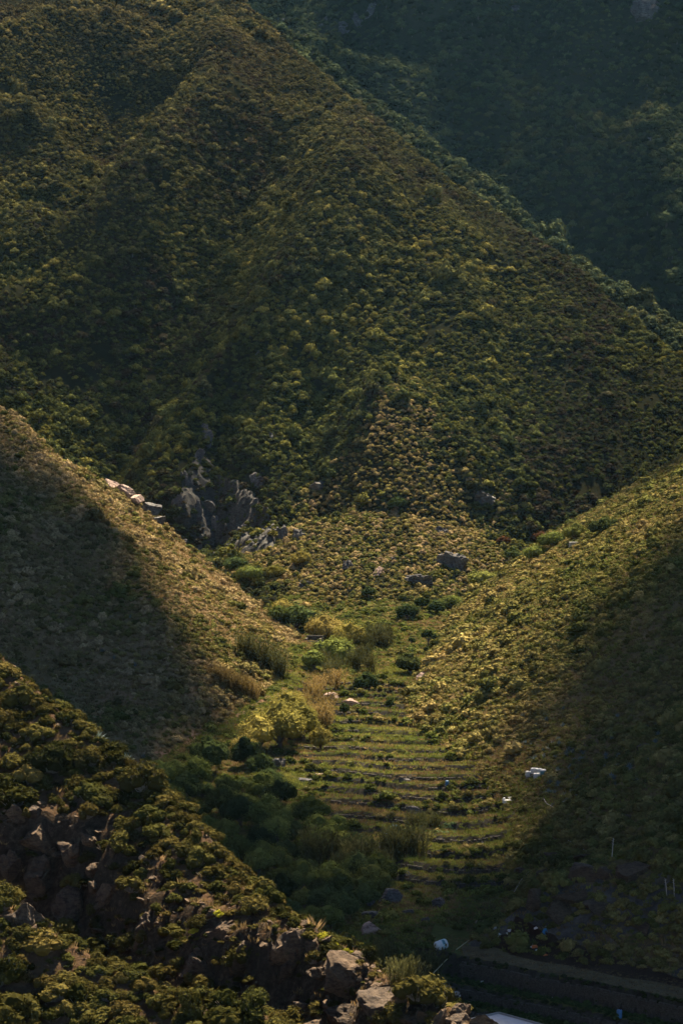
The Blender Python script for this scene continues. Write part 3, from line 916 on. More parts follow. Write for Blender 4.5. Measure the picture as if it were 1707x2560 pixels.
plant_many('laurel_tree', 'dark rounded laurel tree on the shaded mountainside behind the spur', 'tree', 'laurels on the far shaded mountainside',
           'laurel_forest', 'dark blue green laurel forest covering the far mountainside', laurel,
           X, Y, Z - .6, scl3(r, s), r.integers(0, 5, n), rots(r, n), s)

# ================================================================== cushion scrub of the two slopes
X, Y, Z, r = scatter_land('left', .98, 14, lift=1.2)
n = len(X)
gap = fbm(X, Y, 14, 3, 74)
k = (r.uniform(size=n) < .90 + .9 * gap) & (xl(Y) - X > 1.5) & (np.abs(fbm(X * .8 + Y * .35, Y * .5, 24, 3, 88)) > .010)
X, Y, Z = X[k], Y[k], Z[k]; n = len(X)
s = .54 * (1 + .35 * fbm(X, Y, 25, 2, 75)) * r.lognormal(0, .36, n) * np.where(r.uniform(size=n) < .02, 1.8, 1)
plant_many('hillside_shrub', 'silvery cushion shrub on the pale spur left of the valley', 'shrub', 'cushion shrubs on the left spur',
           'hillside_scrub', 'silvery gold cushion scrub covering the spur left of the valley', cush + cushr[:3],
           X, Y, Z - .08, scl3(r, s), np.where(fbm(X, Y, 20, 3, 87) + .25 * r.normal(size=n) > .12, r.integers(5, 8, n), r.integers(0, 5, n)), rots(r, n), s)
X, Y, Z, r = scatter_land('right', .88, 15, lift=1.2)
n = len(X)
gap = fbm(X * .6, Y, 16, 3, 76)
k = (r.uniform(size=n) < 1.0 + .8 * gap) & (np.abs(fbm(X * .5, Y * .8 + X * .3, 30, 3, 89)) > .010) & (X - xt(Y) > .2)
X, Y, Z = X[k], Y[k], Z[k]; n = len(X)
s = .52 * (1 + .4 * fbm(X, Y, 25, 2, 77)) * r.lognormal(0, .38, n) * np.where(r.uniform(size=n) < .025, 1.9, 1)
plant_many('slope_shrub', 'dry green cushion shrub on the long slope right of the valley', 'shrub', 'cushion shrubs on the right slope',
           'slope_scrub', 'dry green cushion scrub covering the long right slope', cushr,
           X, Y, Z - .08, scl3(r, s), r.integers(0, 5, n), rots(r, n), s)

for nm, key, tx, mt in (('left_hill_grass', 'left', 'straw tufts between the cushion shrubs of the left spur', 'drygrass'), ('right_slope_grass', 'right', 'green and straw tufts between the shrubs of the right slope', 'grass')):
    X, Y, Z, r = scatter_land(key, .75, 140, lift=1.0)
    k = r.uniform(size=len(X)) < .75
    X, Y, Z = X[k], Y[k], Z[k]; n = len(X)
    stuff_points(nm, tx, [tuft_mesh('tuft', 188 + q, M['drygrass' if q else mt], 14, .42, .35) for q in range(2)], X, Y, Z, scl3(r, 1.0 * r.lognormal(0, .3, n)), r.integers(0, 2, n), rots(r, n))

# ================================================================== the near hillside
near = [rosette_shrub('spurge_shrub', 160 + k, M['nearleaf'], 1.0, 1.0 + .1 * (k % 3), 8, 260) for k in range(6)]
for k in range(3):
    a, b = rosette_shrub('spurge_shrub', 260 + k, M['nearleaf'], 1.0, 1.0, 8, 60)
    near.append((crown_mesh('leafy_shrub', 270 + k, M['nearleaf'], 1.0, 1.15, 9, 800, .125, .46, False, -.25), b))
nearm, nearb = [a for a, b in near], [b for a, b in near]
rocky = lambda x, y: np.exp(-((line_dist(x, y, NCLIFF) + .5) / 2.2) ** 2)
X, Y, r = jitter(BOX['near'], 1.1, 16)
Z = H_near(X, Y)
m = (Z > ground(X, Y, skip=('near',)) - .1) & in_view(X, Y, Z)[0]
X, Y, Z = X[m], Y[m], Z[m]
m = sees(X, Y, Z, 2.2); X, Y, Z = X[m], Y[m], Z[m]
_, u, v = in_view(X, Y, Z)
stony = rocky(X, Y) * .72 + sstep(640, 860, u) * .75 * (v < 2300)
m = (r.uniform(size=len(X)) > stony * .95) & (r.uniform(size=len(X)) < .95 + .8 * fbm(X, Y, 9, 2, 78))
X, Y, Z = X[m], Y[m], Z[m]; n = len(X)
s = .70 * r.lognormal(0, .36, n) * (1 + .15 * (Y < 178))
plant_many('spurge_shrub', 'olive rosette leaved shrub on the brown rocky hillside in front', 'shrub', 'rosette shrubs on the near rocky hillside',
           'near_scrub', 'remaining rosette leaved shrubs on the near rocky hillside', nearm,
           X, Y, Z - .12, scl3(r, s, .25), r.integers(0, 9, n), rots(r, n, .16), s, 300, ('branches', nearb))
small = [crown_mesh('low_shrub', 170 + k, M['nearleaf'], 1.0, .8, 6, 130, .30, .5, False, -.1) for k in range(3)]
tuf = [tuft_mesh('straw_tuft', 180 + k, M['drygrass'], 22, .45, .3) for k in range(3)]
X, Y, r = jitter(BOX['near'], .72, 17)
Z = H_near(X, Y)
m = (Z > ground(X, Y, skip=('near',)) - .1) & in_view(X, Y, Z)[0]
X, Y, Z = X[m], Y[m], Z[m]
m = sees(X, Y, Z, 1.2) & (fbm(X, Y, 5, 2, 79) > -.25); X, Y, Z = X[m], Y[m], Z[m]; n = len(X)
i = r.integers(0, 6, n)
s = np.where(i < 3, .30, .75) * r.lognormal(0, .3, n)
stuff_points('near_undergrowth', 'straw tufts and low herbs between the near shrubs', small + tuf, X, Y, Z - .03, scl3(r, s), i, rots(r, n), )
pebb = [rock_mesh('stone', 190 + k, M['rock_brown'], (1, .8, .6), 8, ICO2) for k in range(4)]
X, Y, r = jitter(BOX['near'], .95, 18)
Z = H_near(X, Y)
m = (Z > ground(X, Y, skip=('near',)) - .1) & in_view(X, Y, Z)[0]
X, Y, Z = X[m], Y[m], Z[m]
m = sees(X, Y, Z, .8)
_, u, v = in_view(X, Y, Z)
m &= r.uniform(size=len(X)) < .25 + .6 * rocky(X, Y) + .35 * sstep(560, 950, u)
X, Y, Z = X[m], Y[m], Z[m]; n = len(X)
s = .22 * r.lognormal(0, .5, n)
stuff_points('hillside_stones', 'brown stones strewn over the near hillside', pebb, X, Y, Z, scl3(r, s, .4), r.integers(0, 4, n), rots(r, n, .6))

# big rocks of the near hillside: (u, v, width px, height px, lean, colour, label)
def boulder(name, u, v, wpx, hpx, mat, label, seed, group=None, dz=0.0, depth=.8, rot=None, cat='boulder', sink=.3, h=None, rough=.10, cuts=9):
    p = spot(u, v + hpx * .35, h=h)
    if p is None: return None
    w = wpx / F_PX * p.y; hh = hpx / F_PX * p.y
    me = rock_mesh(name, seed, mat, (w / 2, w / 2 * depth, hh / 2), cuts, None, rough)
    o = link(name, me, None, (p.x, p.y, p.z + hh * (.5 - sink) + dz))
    o.rotation_euler = rot or (0, 0, (seed * 1.7) % 1.0 - .5)
    return tag(o, label, cat, group)
NR = [
    (40, 1865, 70, 50, 'rock_brown', 'brown rock block at the left edge above the cliff on the near hill'),
    (90, 1905, 110, 60, 'rock_brown', 'long flat topped brown slab on the left of the outcrop on the near hill'),
    (165, 1930, 130, 95, 'rock_brown', 'broad sunlit brown rock face in the middle of the near outcrop'),
    (215, 1985, 80, 60, 'rock_brown', 'tilted brown slab just below the broad sunlit rock face'),
    (250, 2030, 85, 70, 'rock_brown', 'triangular brown slab at the lower right end of the outcrop'),
    (95, 1990, 120, 110, 'rock_grey', 'dark grey lumpy rock under the long flat topped slab'),
    (180, 2060, 130, 130, 'rock_grey', 'dark rock wall in the shade below the triangular slab'),
    (60, 2075, 110, 110, 'rock_grey', 'dark overhanging rock at the left edge above the nearest shrubs'),
    (330, 2120, 80, 90, 'rock_grey', 'narrow grey rock standing in the shade left of the brown boulders'),
    (400, 2140, 70, 70, 'rock_brown', 'squat brown rock with a pale top in the shaded gully'),
    (455, 2200, 110, 70, 'rock_grey', 'low grey slab in the shaded gully above the nearest shrubs'),
    (500, 2110, 60, 110, 'rock_brown', 'tall narrow brown rock between shrubs left of the pentagonal boulder'),
    (560, 2180, 75, 90, 'rock_grey', 'dark cracked rock left of the pentagonal boulder'),
    (675, 2150, 95, 105, 'rock_brown', 'pentagonal brown boulder with a shaded lower face'),
    (622, 2165, 40, 65, 'rock_grey', 'small upright grey slab wedged beside the pentagonal boulder'),
    (660, 2215, 50, 70, 'rock_grey', 'leaning grey slab below the pentagonal boulder'),
    (800, 2200, 160, 130, 'rock_brown', 'large sloping brown slab beside the yellow flowers'),
    (735, 2225, 60, 55, 'rock_brown', 'pale tipped brown rock under the large sloping slab'),
    (760, 2120, 70, 40, 'rock_brown', 'flat brown rock on the crest above the yellow flowers'),
    (890, 2195, 120, 90, 'rock_brown', 'rounded brown crest rock at the sharp end of the ridge'),
    (935, 2235, 70, 75, 'rock_brown', 'knobbly brown rock ending the sharp ridge'),
    (870, 2270, 170, 150, 'rock_grey', 'big dark rock wall under the end of the ridge'),
    (800, 2300, 150, 120, 'rock_grey', 'dark craggy rock beneath the large sloping slab'),
    (945, 2325, 110, 70, 'rock_brown', 'layered brown rock below the small green bush on the ridge'),
    (1005, 2335, 75, 85, 'rock_brown', 'brightly lit orange brown rock at the foot of the ridge'),
    (1045, 2300, 60, 36, 'rock_brown', 'small tan rock leaning right beside the farm clutter'),
    (1060, 2340, 55, 80, 'rock_brown', 'last brown rock of the ridge beside the pale roof'),
    (700, 2290, 90, 90, 'rock_grey', 'dark rock deep in the gully right of the nearest shrubs'),
    (20, 1975, 60, 110, 'rock_grey', 'dark vertical rock at the far left edge of the outcrop'),
]
for k, (u, v, w, h_, mt, lb) in enumerate(NR):
    boulder('boulder', u, v, w * .9, h_ * .85, M[mt.replace('grey', 'dark')], lb, 300 + k, None, 0, .9, (.25 * math.sin(k * 2.1), .50 + .2 * math.sin(k * 1.3), .3 * math.sin(k)), 'boulder', .52, H_near, .14, 13)  # rocks listed as grey take the copy darkened for shade
X, Y, r = jitter((-60, 25, 140, 235), 1.5, 19)
Z = H_near(X, Y)
_, u, v = in_view(X, Y, Z)
m = (Z > ground(X, Y, skip=('near',)) - .1) & in_view(X, Y, Z)[0]
m &= r.uniform(size=len(X)) < .55 * rocky(X, Y) + .42 * sstep(600, 850, u)
X, Y, Z = X[m], Y[m], Z[m]; n = len(X)
s = .55 * r.lognormal(0, .45, n)
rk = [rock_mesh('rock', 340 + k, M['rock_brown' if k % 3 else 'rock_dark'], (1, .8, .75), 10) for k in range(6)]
plant_many('rock', 'brown weathered rock jutting from the steep part of the near hill', 'rock', 'rocks on the steep part of the near hill', 'ridge_rocks', 'smaller rocks of the near ridge', rk,
           X, Y, Z, scl3(r, s, .4), r.integers(0, 6, n), rots(r, n, .5), s, 260)
for k, (u, v, lb) in enumerate(((445, 2143, 'bright yellow flowering cushion high on the near hill'), (765, 2175, 'bright yellow flowering cushion beside the large sloping slab'),
                               (745, 2157, 'small yellow flowering cushion above the pentagonal boulder'), (795, 2195, 'yellow green cushion on the crest right of the flowers'), (500, 2197 - 90, 'small yellow green tuft on the crest of the near hill'))):
    p = spot(u, v, 0, H_near)
    o = link('flowering_cushion', crown_mesh('flowering_cushion', 400 + k, M['yellowflower'], .5, .5, 5, 120, .16, .5, False, -.1), None, p)
    tag(o, lb, 'flower cushion')
p = spot(965, 2268, 0, H_near) or P(965, 2290, 170)
lm, bm_ = rosette_shrub('ridge_bush', 410, M['nearleaf'], 1.7, 2.0, 9, 190)
o = link('ridge_bush', lm, None, P(955, 2300, 168)); link('branches', bm_, o)
tag(o, 'rounded green bush with bare grey stems at the end of the near ridge', 'bush')

# ================================================================== valley trees, canes and herbs
def tree(name, label, cat, group, u, v, wpx, hpx, mat, seed, trunk=.25, leaves=1900, lobes=16):
    p = spot(u, v)
    if p is None: return None
    W, H = wpx / F_PX * p.y / 2, hpx / F_PX * p.y
    root = empty(name, p)
    tag(root, label, cat, group)
    r = np.random.default_rng(seed)
    lf = Leafy(seed)
    t0 = H * trunk
    L = max(.16, .085 * W)
    lb = dome_lobes(lf.r, lobes, W * .72, (H - t0), W * .45)
    for c, rad in lb:
        rr = np.array((rad, rad, min(rad, (H - t0) * .42)))
        c = np.array(c) + (0, 0, t0)
        lf.lump(c, rr * .70, 0, .45, ICO2)
        lf.shell(c, rr, leaves // lobes, L * 1.1, L * .62, .5, -.6)
        lf.shell(c, rr * 1.12, leaves // lobes // 3, L * 1.1, L * .6, .5, -.4)
    link('crown', lf.mesh('crown', [mat]), root)
    mb = MB()
    mb.tube([(0, 0, -.4), (.05 * W, 0, t0 * .7 + .2), (0, .05 * W, t0 + (H - t0) * .4)], [.09 * W + .04, .065 * W + .03, .03 * W + .01], 7)
    for c, rad in lb[1:7]:
        mb.tube([(.03 * W, 0, t0 * .8 + .15), Vector((c[0] * .6, c[1] * .6, t0 + c[2] * .55)), Vector((c[0], c[1], t0 + c[2]))], [.045 * W + .02, .03 * W + .01, .012 * W], 5)
    mb.build('trunk', M['bark'], root)
    return root
GT = 'trees along the shaded valley stream'
# (u, v of the foot, width, height in the photograph, leaf, label)
BIG = [
    (480, 1775, 100, 95, 'darkleaf', 'round dark evergreen beside the footpath at the foot of the left spur'),
    (562, 1765, 75, 90, 'darkleaf', 'dark pointed evergreen left of the golden willows'),
    (600, 1790, 70, 70, 'darkleaf', 'dark low tree under the golden willows'),
    (640, 1722, 140, 130, 'goldleaf', 'big golden green willow in the centre of the valley'),
    (596, 1728, 100, 100, 'goldleaf', 'golden green willow at the left of the bright thicket'),
    (692, 1702, 90, 112, 'goldleaf', 'tall golden willow at the right of the bright thicket'),
    (560, 1740, 70, 60, 'goldleaf', 'small golden bush at the lower left of the bright thicket'),
    (665, 1640, 90, 55, 'goldleaf', 'pale golden willow behind the bright thicket'),
    (735, 1725, 60, 70, 'goldleaf', 'golden bush at the right foot of the bright thicket'),
    (660, 1680, 110, 100, 'goldleaf', 'broad golden willow at the back of the bright thicket'),
    (640, 1430, 60, 45, 'midleaf', 'mid green tree touching the tip of the left spur'),
    (680, 1450, 95, 70, 'darkleaf', 'dark green tree beside the stone enclosure'),
    (650, 1415, 60, 40, 'goldleaf', 'yellow green tree above the tip of the left spur'),
    (745, 1470, 90, 62, 'goldleaf', 'yellow green willow by the stream below the knoll'),
    (800, 1485, 80, 60, 'goldleaf', 'pale willow in the middle of the stream thicket'),
    (850, 1475, 80, 55, 'midleaf', 'rounded green willow right of the stream thicket'),
    (770, 1520, 110, 60, 'midleaf', 'wide green bush in the middle of the upper valley'),
    (720, 1540, 70, 55, 'midleaf', 'green bush below the stone enclosure'),
    (840, 1590, 60, 55, 'darkleaf', 'dark green fruit tree on the bright terraces'),
    (790, 1648, 30, 40, 'darkleaf', 'small dark conical tree on the bright terraces'),
    (895, 1630, 22, 30, 'darkleaf', 'tiny dark bush at the edge of the bright terraces'),
    (940, 1547, 75, 50, 'darkleaf', 'dark spreading bush above the pink boulder'),
    (935, 1425, 60, 42, 'darkleaf', 'dark round tree on the creek bank under the knoll'),
    (1000, 1412, 46, 40, 'darkleaf', 'second dark round tree on the creek bank'),
    (968, 1400, 40, 32, 'darkleaf', 'dark tree between the two round trees of the creek bank'),
    (1040, 1400, 60, 34, 'midleaf', 'bright green bush right of the dark creek trees'),
    (1110, 1345, 70, 36, 'midleaf', 'green bush in the narrow creek bed'),
    (1175, 1295, 44, 46, 'darkleaf', 'dark round tree in the upper creek'),
    (1230, 1285, 70, 34, 'midleaf', 'light green bush in the upper creek'),
    (1270, 1258, 70, 40, 'midleaf', 'green tree left of the concrete trough'),
    (1320, 1240, 60, 42, 'midleaf', 'green tree above the concrete trough'),
    (1385, 1225, 80, 40, 'darkleaf', 'dark green tree at the upper end of the creek'),
    (1155, 1255, 34, 26, 'russet', 'russet red bush in the upper creek'),
    (845, 1375, 34, 34, 'darkleaf', 'lone dark tree at the foot of the sunny knoll'),
    (1240, 1245, 50, 30, 'russet', 'brown leafless looking bush left of the green creek trees'),
    (575, 1340, 70, 44, 'midleaf', 'green bush in the gully behind the left spur'),
    (540, 1310, 60, 34, 'darkleaf', 'dark bush in the gully under the cliff'),
    (690, 1300, 50, 40, 'goldleaf', 'yellow green tree under the pale cliff'),
    (630, 1330, 60, 34, 'goldleaf', 'yellow bush under the pale cliff'),
    (910, 1175, 46, 40, 'darkleaf', 'dark tree standing above the sunny knoll'),
]
for k, (u, v, w, h_, mt, lb) in enumerate(BIG):
    tree('valley_tree', lb, 'tree', None, u, v, w, h_, M[mt], 500 + k, .12 if w > 45 else .2)
# the lone trees on the small meadow
for k, (u, v, w, h_, lb) in enumerate(((982, 1492, 44, 52, 'slender dark tree with a bare trunk on the small meadow'), (944, 1488, 22, 26, 'small thin tree on the meadow left of the slender dark tree'))):
    tree('meadow_tree', lb, 'tree', None, u, v, w, h_, M['darkleaf'], 560 + k, .45, 320, 8)
# dark wood in the shade on the left of the terraces
r = np.random.default_rng(77)
poly = [(350, 1760), (480, 1775), (620, 1790), (700, 1850), (820, 1900), (820, 1960), (880, 2010), (830, 2080), (760, 2130), (640, 2085), (560, 2005), (480, 1930), (400, 1850)]
pts = []
while len(pts) < 64:
    u, v = r.uniform(340, 900), r.uniform(1750, 2150)
    if not inpoly(u, v, poly): continue
    if any((u - a) ** 2 + ((v - b) * 1.7) ** 2 < 42 ** 2 for a, b in pts): continue
    pts.append((u, v))
protoT = [tree('stream_tree', None, None, None, 700, 1900, 85, 70, M['midleaf' if k % 3 else 'darkleaf'], 600 + k, .12) for k in range(5)]
def copy_tree(o):
    c = o.copy(); COL.objects.link(c)
    for ch in o.children:
        d = ch.copy(); COL.objects.link(d); d.parent = c
    return c
for k, (u, v) in enumerate(pts):
    o = protoT[k] if k < 5 else copy_tree(protoT[k % 5])
    o.location = spot(u, v + 25, 0, None, 285); q = r.uniform(.6, 1.15) * (.95 if v > 1950 else 1.0)
    o.scale = (q, q, q * r.uniform(.85, 1.1)); o.rotation_euler = (0, 0, r.uniform(0, 6.28))
    tag(o, 'dark leafy tree in the shaded thicket left of the terraces', 'tree', GT)
# cane brakes
canes = [reed_mesh('cane_clump', 620 + k, M['reed'], 3.0, 1.0, 44) for k in range(4)]
canesg = [reed_mesh('green_cane_clump', 630 + k, M['reedgreen'], 3.0, 1.0, 44) for k in range(3)]
def cane_row(line, n, spread, hpx, protos, label, group, seed):
    r = np.random.default_rng(seed)
    line = np.array(line, float)
    for k in range(n):
        t = (k + r.uniform(.1, .9)) / n * (len(line) - 1)
        i = min(int(t), len(line) - 2)
        u, v = line[i] + (line[i + 1] - line[i]) * (t - i) + r.normal(size=2) * spread
        p = spot(u, v)
        if p is None: continue
        h_ = hpx / F_PX * p.y / 3.0 * r.uniform(.8, 1.2)
        o = link('cane_clump', protos[k % len(protos)], None, p)
        o.scale = (h_, h_, h_); o.rotation_euler = (0, 0, r.uniform(0, 6.28))
        tag(o, label, 'cane clump', group)
cane_row([(555, 1505), (610, 1535), (655, 1560)], 12, 4, 44, canesg, 'dull brown cane clump in the upper hedge across the left spur', 'canes of the upper hedge on the spur', 1)
cane_row([(485, 1562), (540, 1590), (590, 1610)], 14, 3, 36, canes, 'golden cane clump in the lower hedge across the left spur', 'canes of the lower hedge on the spur', 2)
cane_row([(700, 1690), (735, 1672), (742, 1660)], 10, 8, 46, canes, 'tall golden cane clump right of the bright willows', 'golden canes beside the bright thicket', 3)
cane_row([(640, 1700), (690, 1655), (720, 1600), (790, 1570)], 12, 14, 34, canes, 'golden cane clump above and among the bright willows', 'golden canes above the bright thicket', 4)
cane_row([(850, 1500), (900, 1480)], 8, 8, 38, canesg, 'brown cane clump beside the stream willows', 'brown canes by the stream', 5)
cane_row([(720, 1555), (800, 1540), (850, 1530)], 10, 9, 36, canesg, 'dull cane clump below the stream willows', 'dull canes below the willows', 6)
cane_row([(700, 1960), (780, 2010), (880, 1985), (960, 1960)], 22, 16, 62, canesg, 'dark green cane clump in the shade left of the lower terraces', 'canes left of the lower terraces', 7)
cane_row([(900, 2250), (960, 2275), (985, 2250)], 10, 10, 66, canesg, 'dark brown cane clump behind the end of the near ridge', 'canes behind the near ridge', 8)
cane_row([(930, 1900), (1000, 1905)], 6, 5, 30, canesg, 'thin cane clump beside the cabbage bed', 'canes by the cabbage bed', 9)

# herbs and bushes of the floor
floorbush = [crown_mesh('terrace_bush', 640 + k, M['midleaf' if k < 3 else 'rightbush'], 1.0, .9, 7, 170, .32, .5, False, -.1) for k in range(5)]
gt = [tuft_mesh('grass_tuft', 650 + k, M['grass'], 20, .4, .35) for k in range(3)] + [tuft_mesh('straw_tuft', 655 + k, M['drygrass'], 18, .4, .35) for k in range(2)]
X, Y, Z, r = scatter_land('floor', .85, 20, (-50, 70, 284, 760), 1.0)
L = 7.6
_t = TC(X, Y)
fr = _t - np.floor(_t)
q = (X + Y) / 1.41421 + .35 * fbm(X, Y, 14, 2, 3)
field = (Y < 335) & (X > 12) & (q < 236)
n = len(X)
edge = np.maximum(bump((fr - .04) * L, 1.1), .0)
zone = sstep(334, 345, Y) * (1 - sstep(488, 500, Y))
wild = .35 + .65 * (fbm(X, Y, 18, 3, 81) > .05)
pb = np.where(zone > .5, .03 + 1.5 * edge ** 1.5 * sstep(-.25, .35, fbm(X, Y, 10, 2, 86)) + .14 * (fbm(X, Y, 12, 3, 82) > .16), np.where(Y > 560, .8, .42) * wild)
patch = (fbm(X, Y, 11, 2, 83) > .38) & (zone > .3)                 # left open as meadow
m = (r.uniform(size=n) < pb) & ~field & ~patch
bx, by, bz = X[m], Y[m], Z[m]; nb = len(bx)
s = .55 * r.lognormal(0, .35, nb) * np.where(by < 345, 1.15, 1.0)
plant_many('terrace_bush', 'small green bush on a terrace edge of the valley floor', 'bush', 'bushes on the valley terraces',
           'terrace_scrub', 'low green scrub along the valley terraces', floorbush,
           bx, by, bz - .05, scl3(r, s), r.integers(0, 5, nb), rots(r, nb), s)
X, Y, r = jitter((-40, 75, 284, 640), .6, 21)
Z = np.maximum(H_floor(X, Y), H_right(X, Y))
m = (Z > ground(X, Y) - .1) & in_view(X, Y, Z)[0] & (X - xt(Y) < 7) & (r.uniform(size=len(X)) < 1 - sstep(540, 630, Y))
X, Y, Z = X[m], Y[m], Z[m]
m = sees(X, Y, Z, .8); X, Y, Z = X[m], Y[m], Z[m]
q = (X + Y) / 1.41421 + .35 * fbm(X, Y, 14, 2, 3)
field = (Y < 335) & (X > 12) & (q < 237)
m = ~field & (r.uniform(size=len(X)) < .8)
X, Y, Z = X[m], Y[m], Z[m]; n = len(X)
s = 1.0 * r.lognormal(0, .25, n)
i = np.where(r.uniform(size=n) < .5 + .9 * fbm(X, Y, 20, 2, 84), r.integers(3, 5, n), r.integers(0, 3, n))
stuff_points('terrace_grass', 'green and straw coloured grass on the valley terraces', gt, X, Y, Z, scl3(r, s), i, rots(r, n))
crop = [crown_mesh('crop_plant', 660 + k, M['crop'], 1.0, 1.0, 5, 70, .5, .5, False, -.1) for k in range(3)]
X, Y, r = jitter((10, 75, 262, 320), .55, 22)
q = (X + Y) / 1.41421 + .35 * fbm(X, Y, 14, 2, 3)
m = (X > 13.5) & (((q < 227.0) & (q > 224.5)) | ((q < 223.4) & (q > 220.9)))
X, Y = X[m], Y[m]; n = len(X)
s = .26 * r.lognormal(0, .25, n)
stuff_points('crop_rows', 'dark green crop plants on the two lowest terraces', crop, X, Y, H_floor(X, Y), scl3(r, s), r.integers(0, 3, n), rots(r, n))
X, Y, r = jitter((14, 75, 262, 325), .5, 23)
q = (X + Y) / 1.41421
m = (q > 227.9) & (q < 235) & (r.uniform(size=len(X)) < .75)
X, Y = X[m], Y[m]; n = len(X)
stuff_points('field_stubble', 'straw stubble on the flat lower field', gt[3:], X, Y, H_floor(X, Y), scl3(r, .45 * r.lognormal(0, .2, n)), r.integers(0, 2, n), rots(r, n))
# bank vegetation below the lower fields and on the risers
X, Y, r = jitter((12, 75, 262, 322), .6, 24)
q = (X + Y) / 1.41421 + .35 * fbm(X, Y, 14, 2, 3)
m = (np.abs(q - 227.5) < .45) | (np.abs(q - 223.9) < .45) | (np.abs(q - 220.2) < .4)
X, Y = X[m], Y[m]; n = len(X)
s = .34 * r.lognormal(0, .3, n)
stuff_points('bank_ivy', 'dark creepers hanging over the field banks', [crown_mesh('creeper', 670, M['darkleaf'], 1, 1, 5, 110, .4, .5, False, -.2)], X, Y, H_floor(X, Y) - .2, scl3(r, s), np.zeros(n), rots(r, n))
# cabbages
pts = []
r = np.random.default_rng(5)
for k in range(150):
    u, v = r.uniform(870, 1045), r.uniform(1896, 1916)
    if (u < 960 and v < 1908) : continue
    pts.append(spot(u, v))
pts = np.array(pts); n = len(pts)
stuff_points('cabbage_bed', 'pale green cabbages in a small bed on the shaded terraces', [crown_mesh('cabbage', 680, M['cabbage'], 1, .7, 5, 60, .7, .5, False, 0)], pts[:, 0], pts[:, 1], pts[:, 2], scl3(r, np.full(n, .34)), np.zeros(n), rots(r, n))
# agaves on the shaded right slope
ag = [agave_mesh('agave', 690 + k, 26, 1.0) for k in range(3)]
r = np.random.default_rng(6)
for k in range(110):
    c = [(1290, 1740, 60, 50), (1420, 1760, 80, 30), (1250, 1700, 50, 40), (1480, 1690, 60, 40), (1300, 1820, 40, 30), (1330, 1770, 70, 30)][k % 6]
    u, v = r.normal(c[0], c[2] * .7), r.normal(c[1], c[3] * .7)
    p = spot(u, v)
    if p is None or u > 1600: continue
    o = link('agave', ag[k % 3], None, p); q = r.uniform(.6, 1.1); o.scale = (q, q, q); o.rotation_euler = (r.normal() * .1, r.normal() * .1, r.uniform(0, 6))
    tag(o, 'spiky blue green agave among scrub on the shaded right slope', 'agave', 'agaves on the shaded right slope')
for k, (u, v) in enumerate(((225, 1705), (290, 1765), (340, 1780), (235, 1500), (262, 1515), (310, 1530), (300, 1420), (395, 1815), (330, 1745))):
    p = spot(u, v)
    o = link('agave', ag[k % 3], None, p); o.scale = (1.0,) * 3; o.rotation_euler = (0, 0, k)
    tag(o, 'spiky blue green agave on the pale spur at the left', 'agave', 'agaves on the left spur')
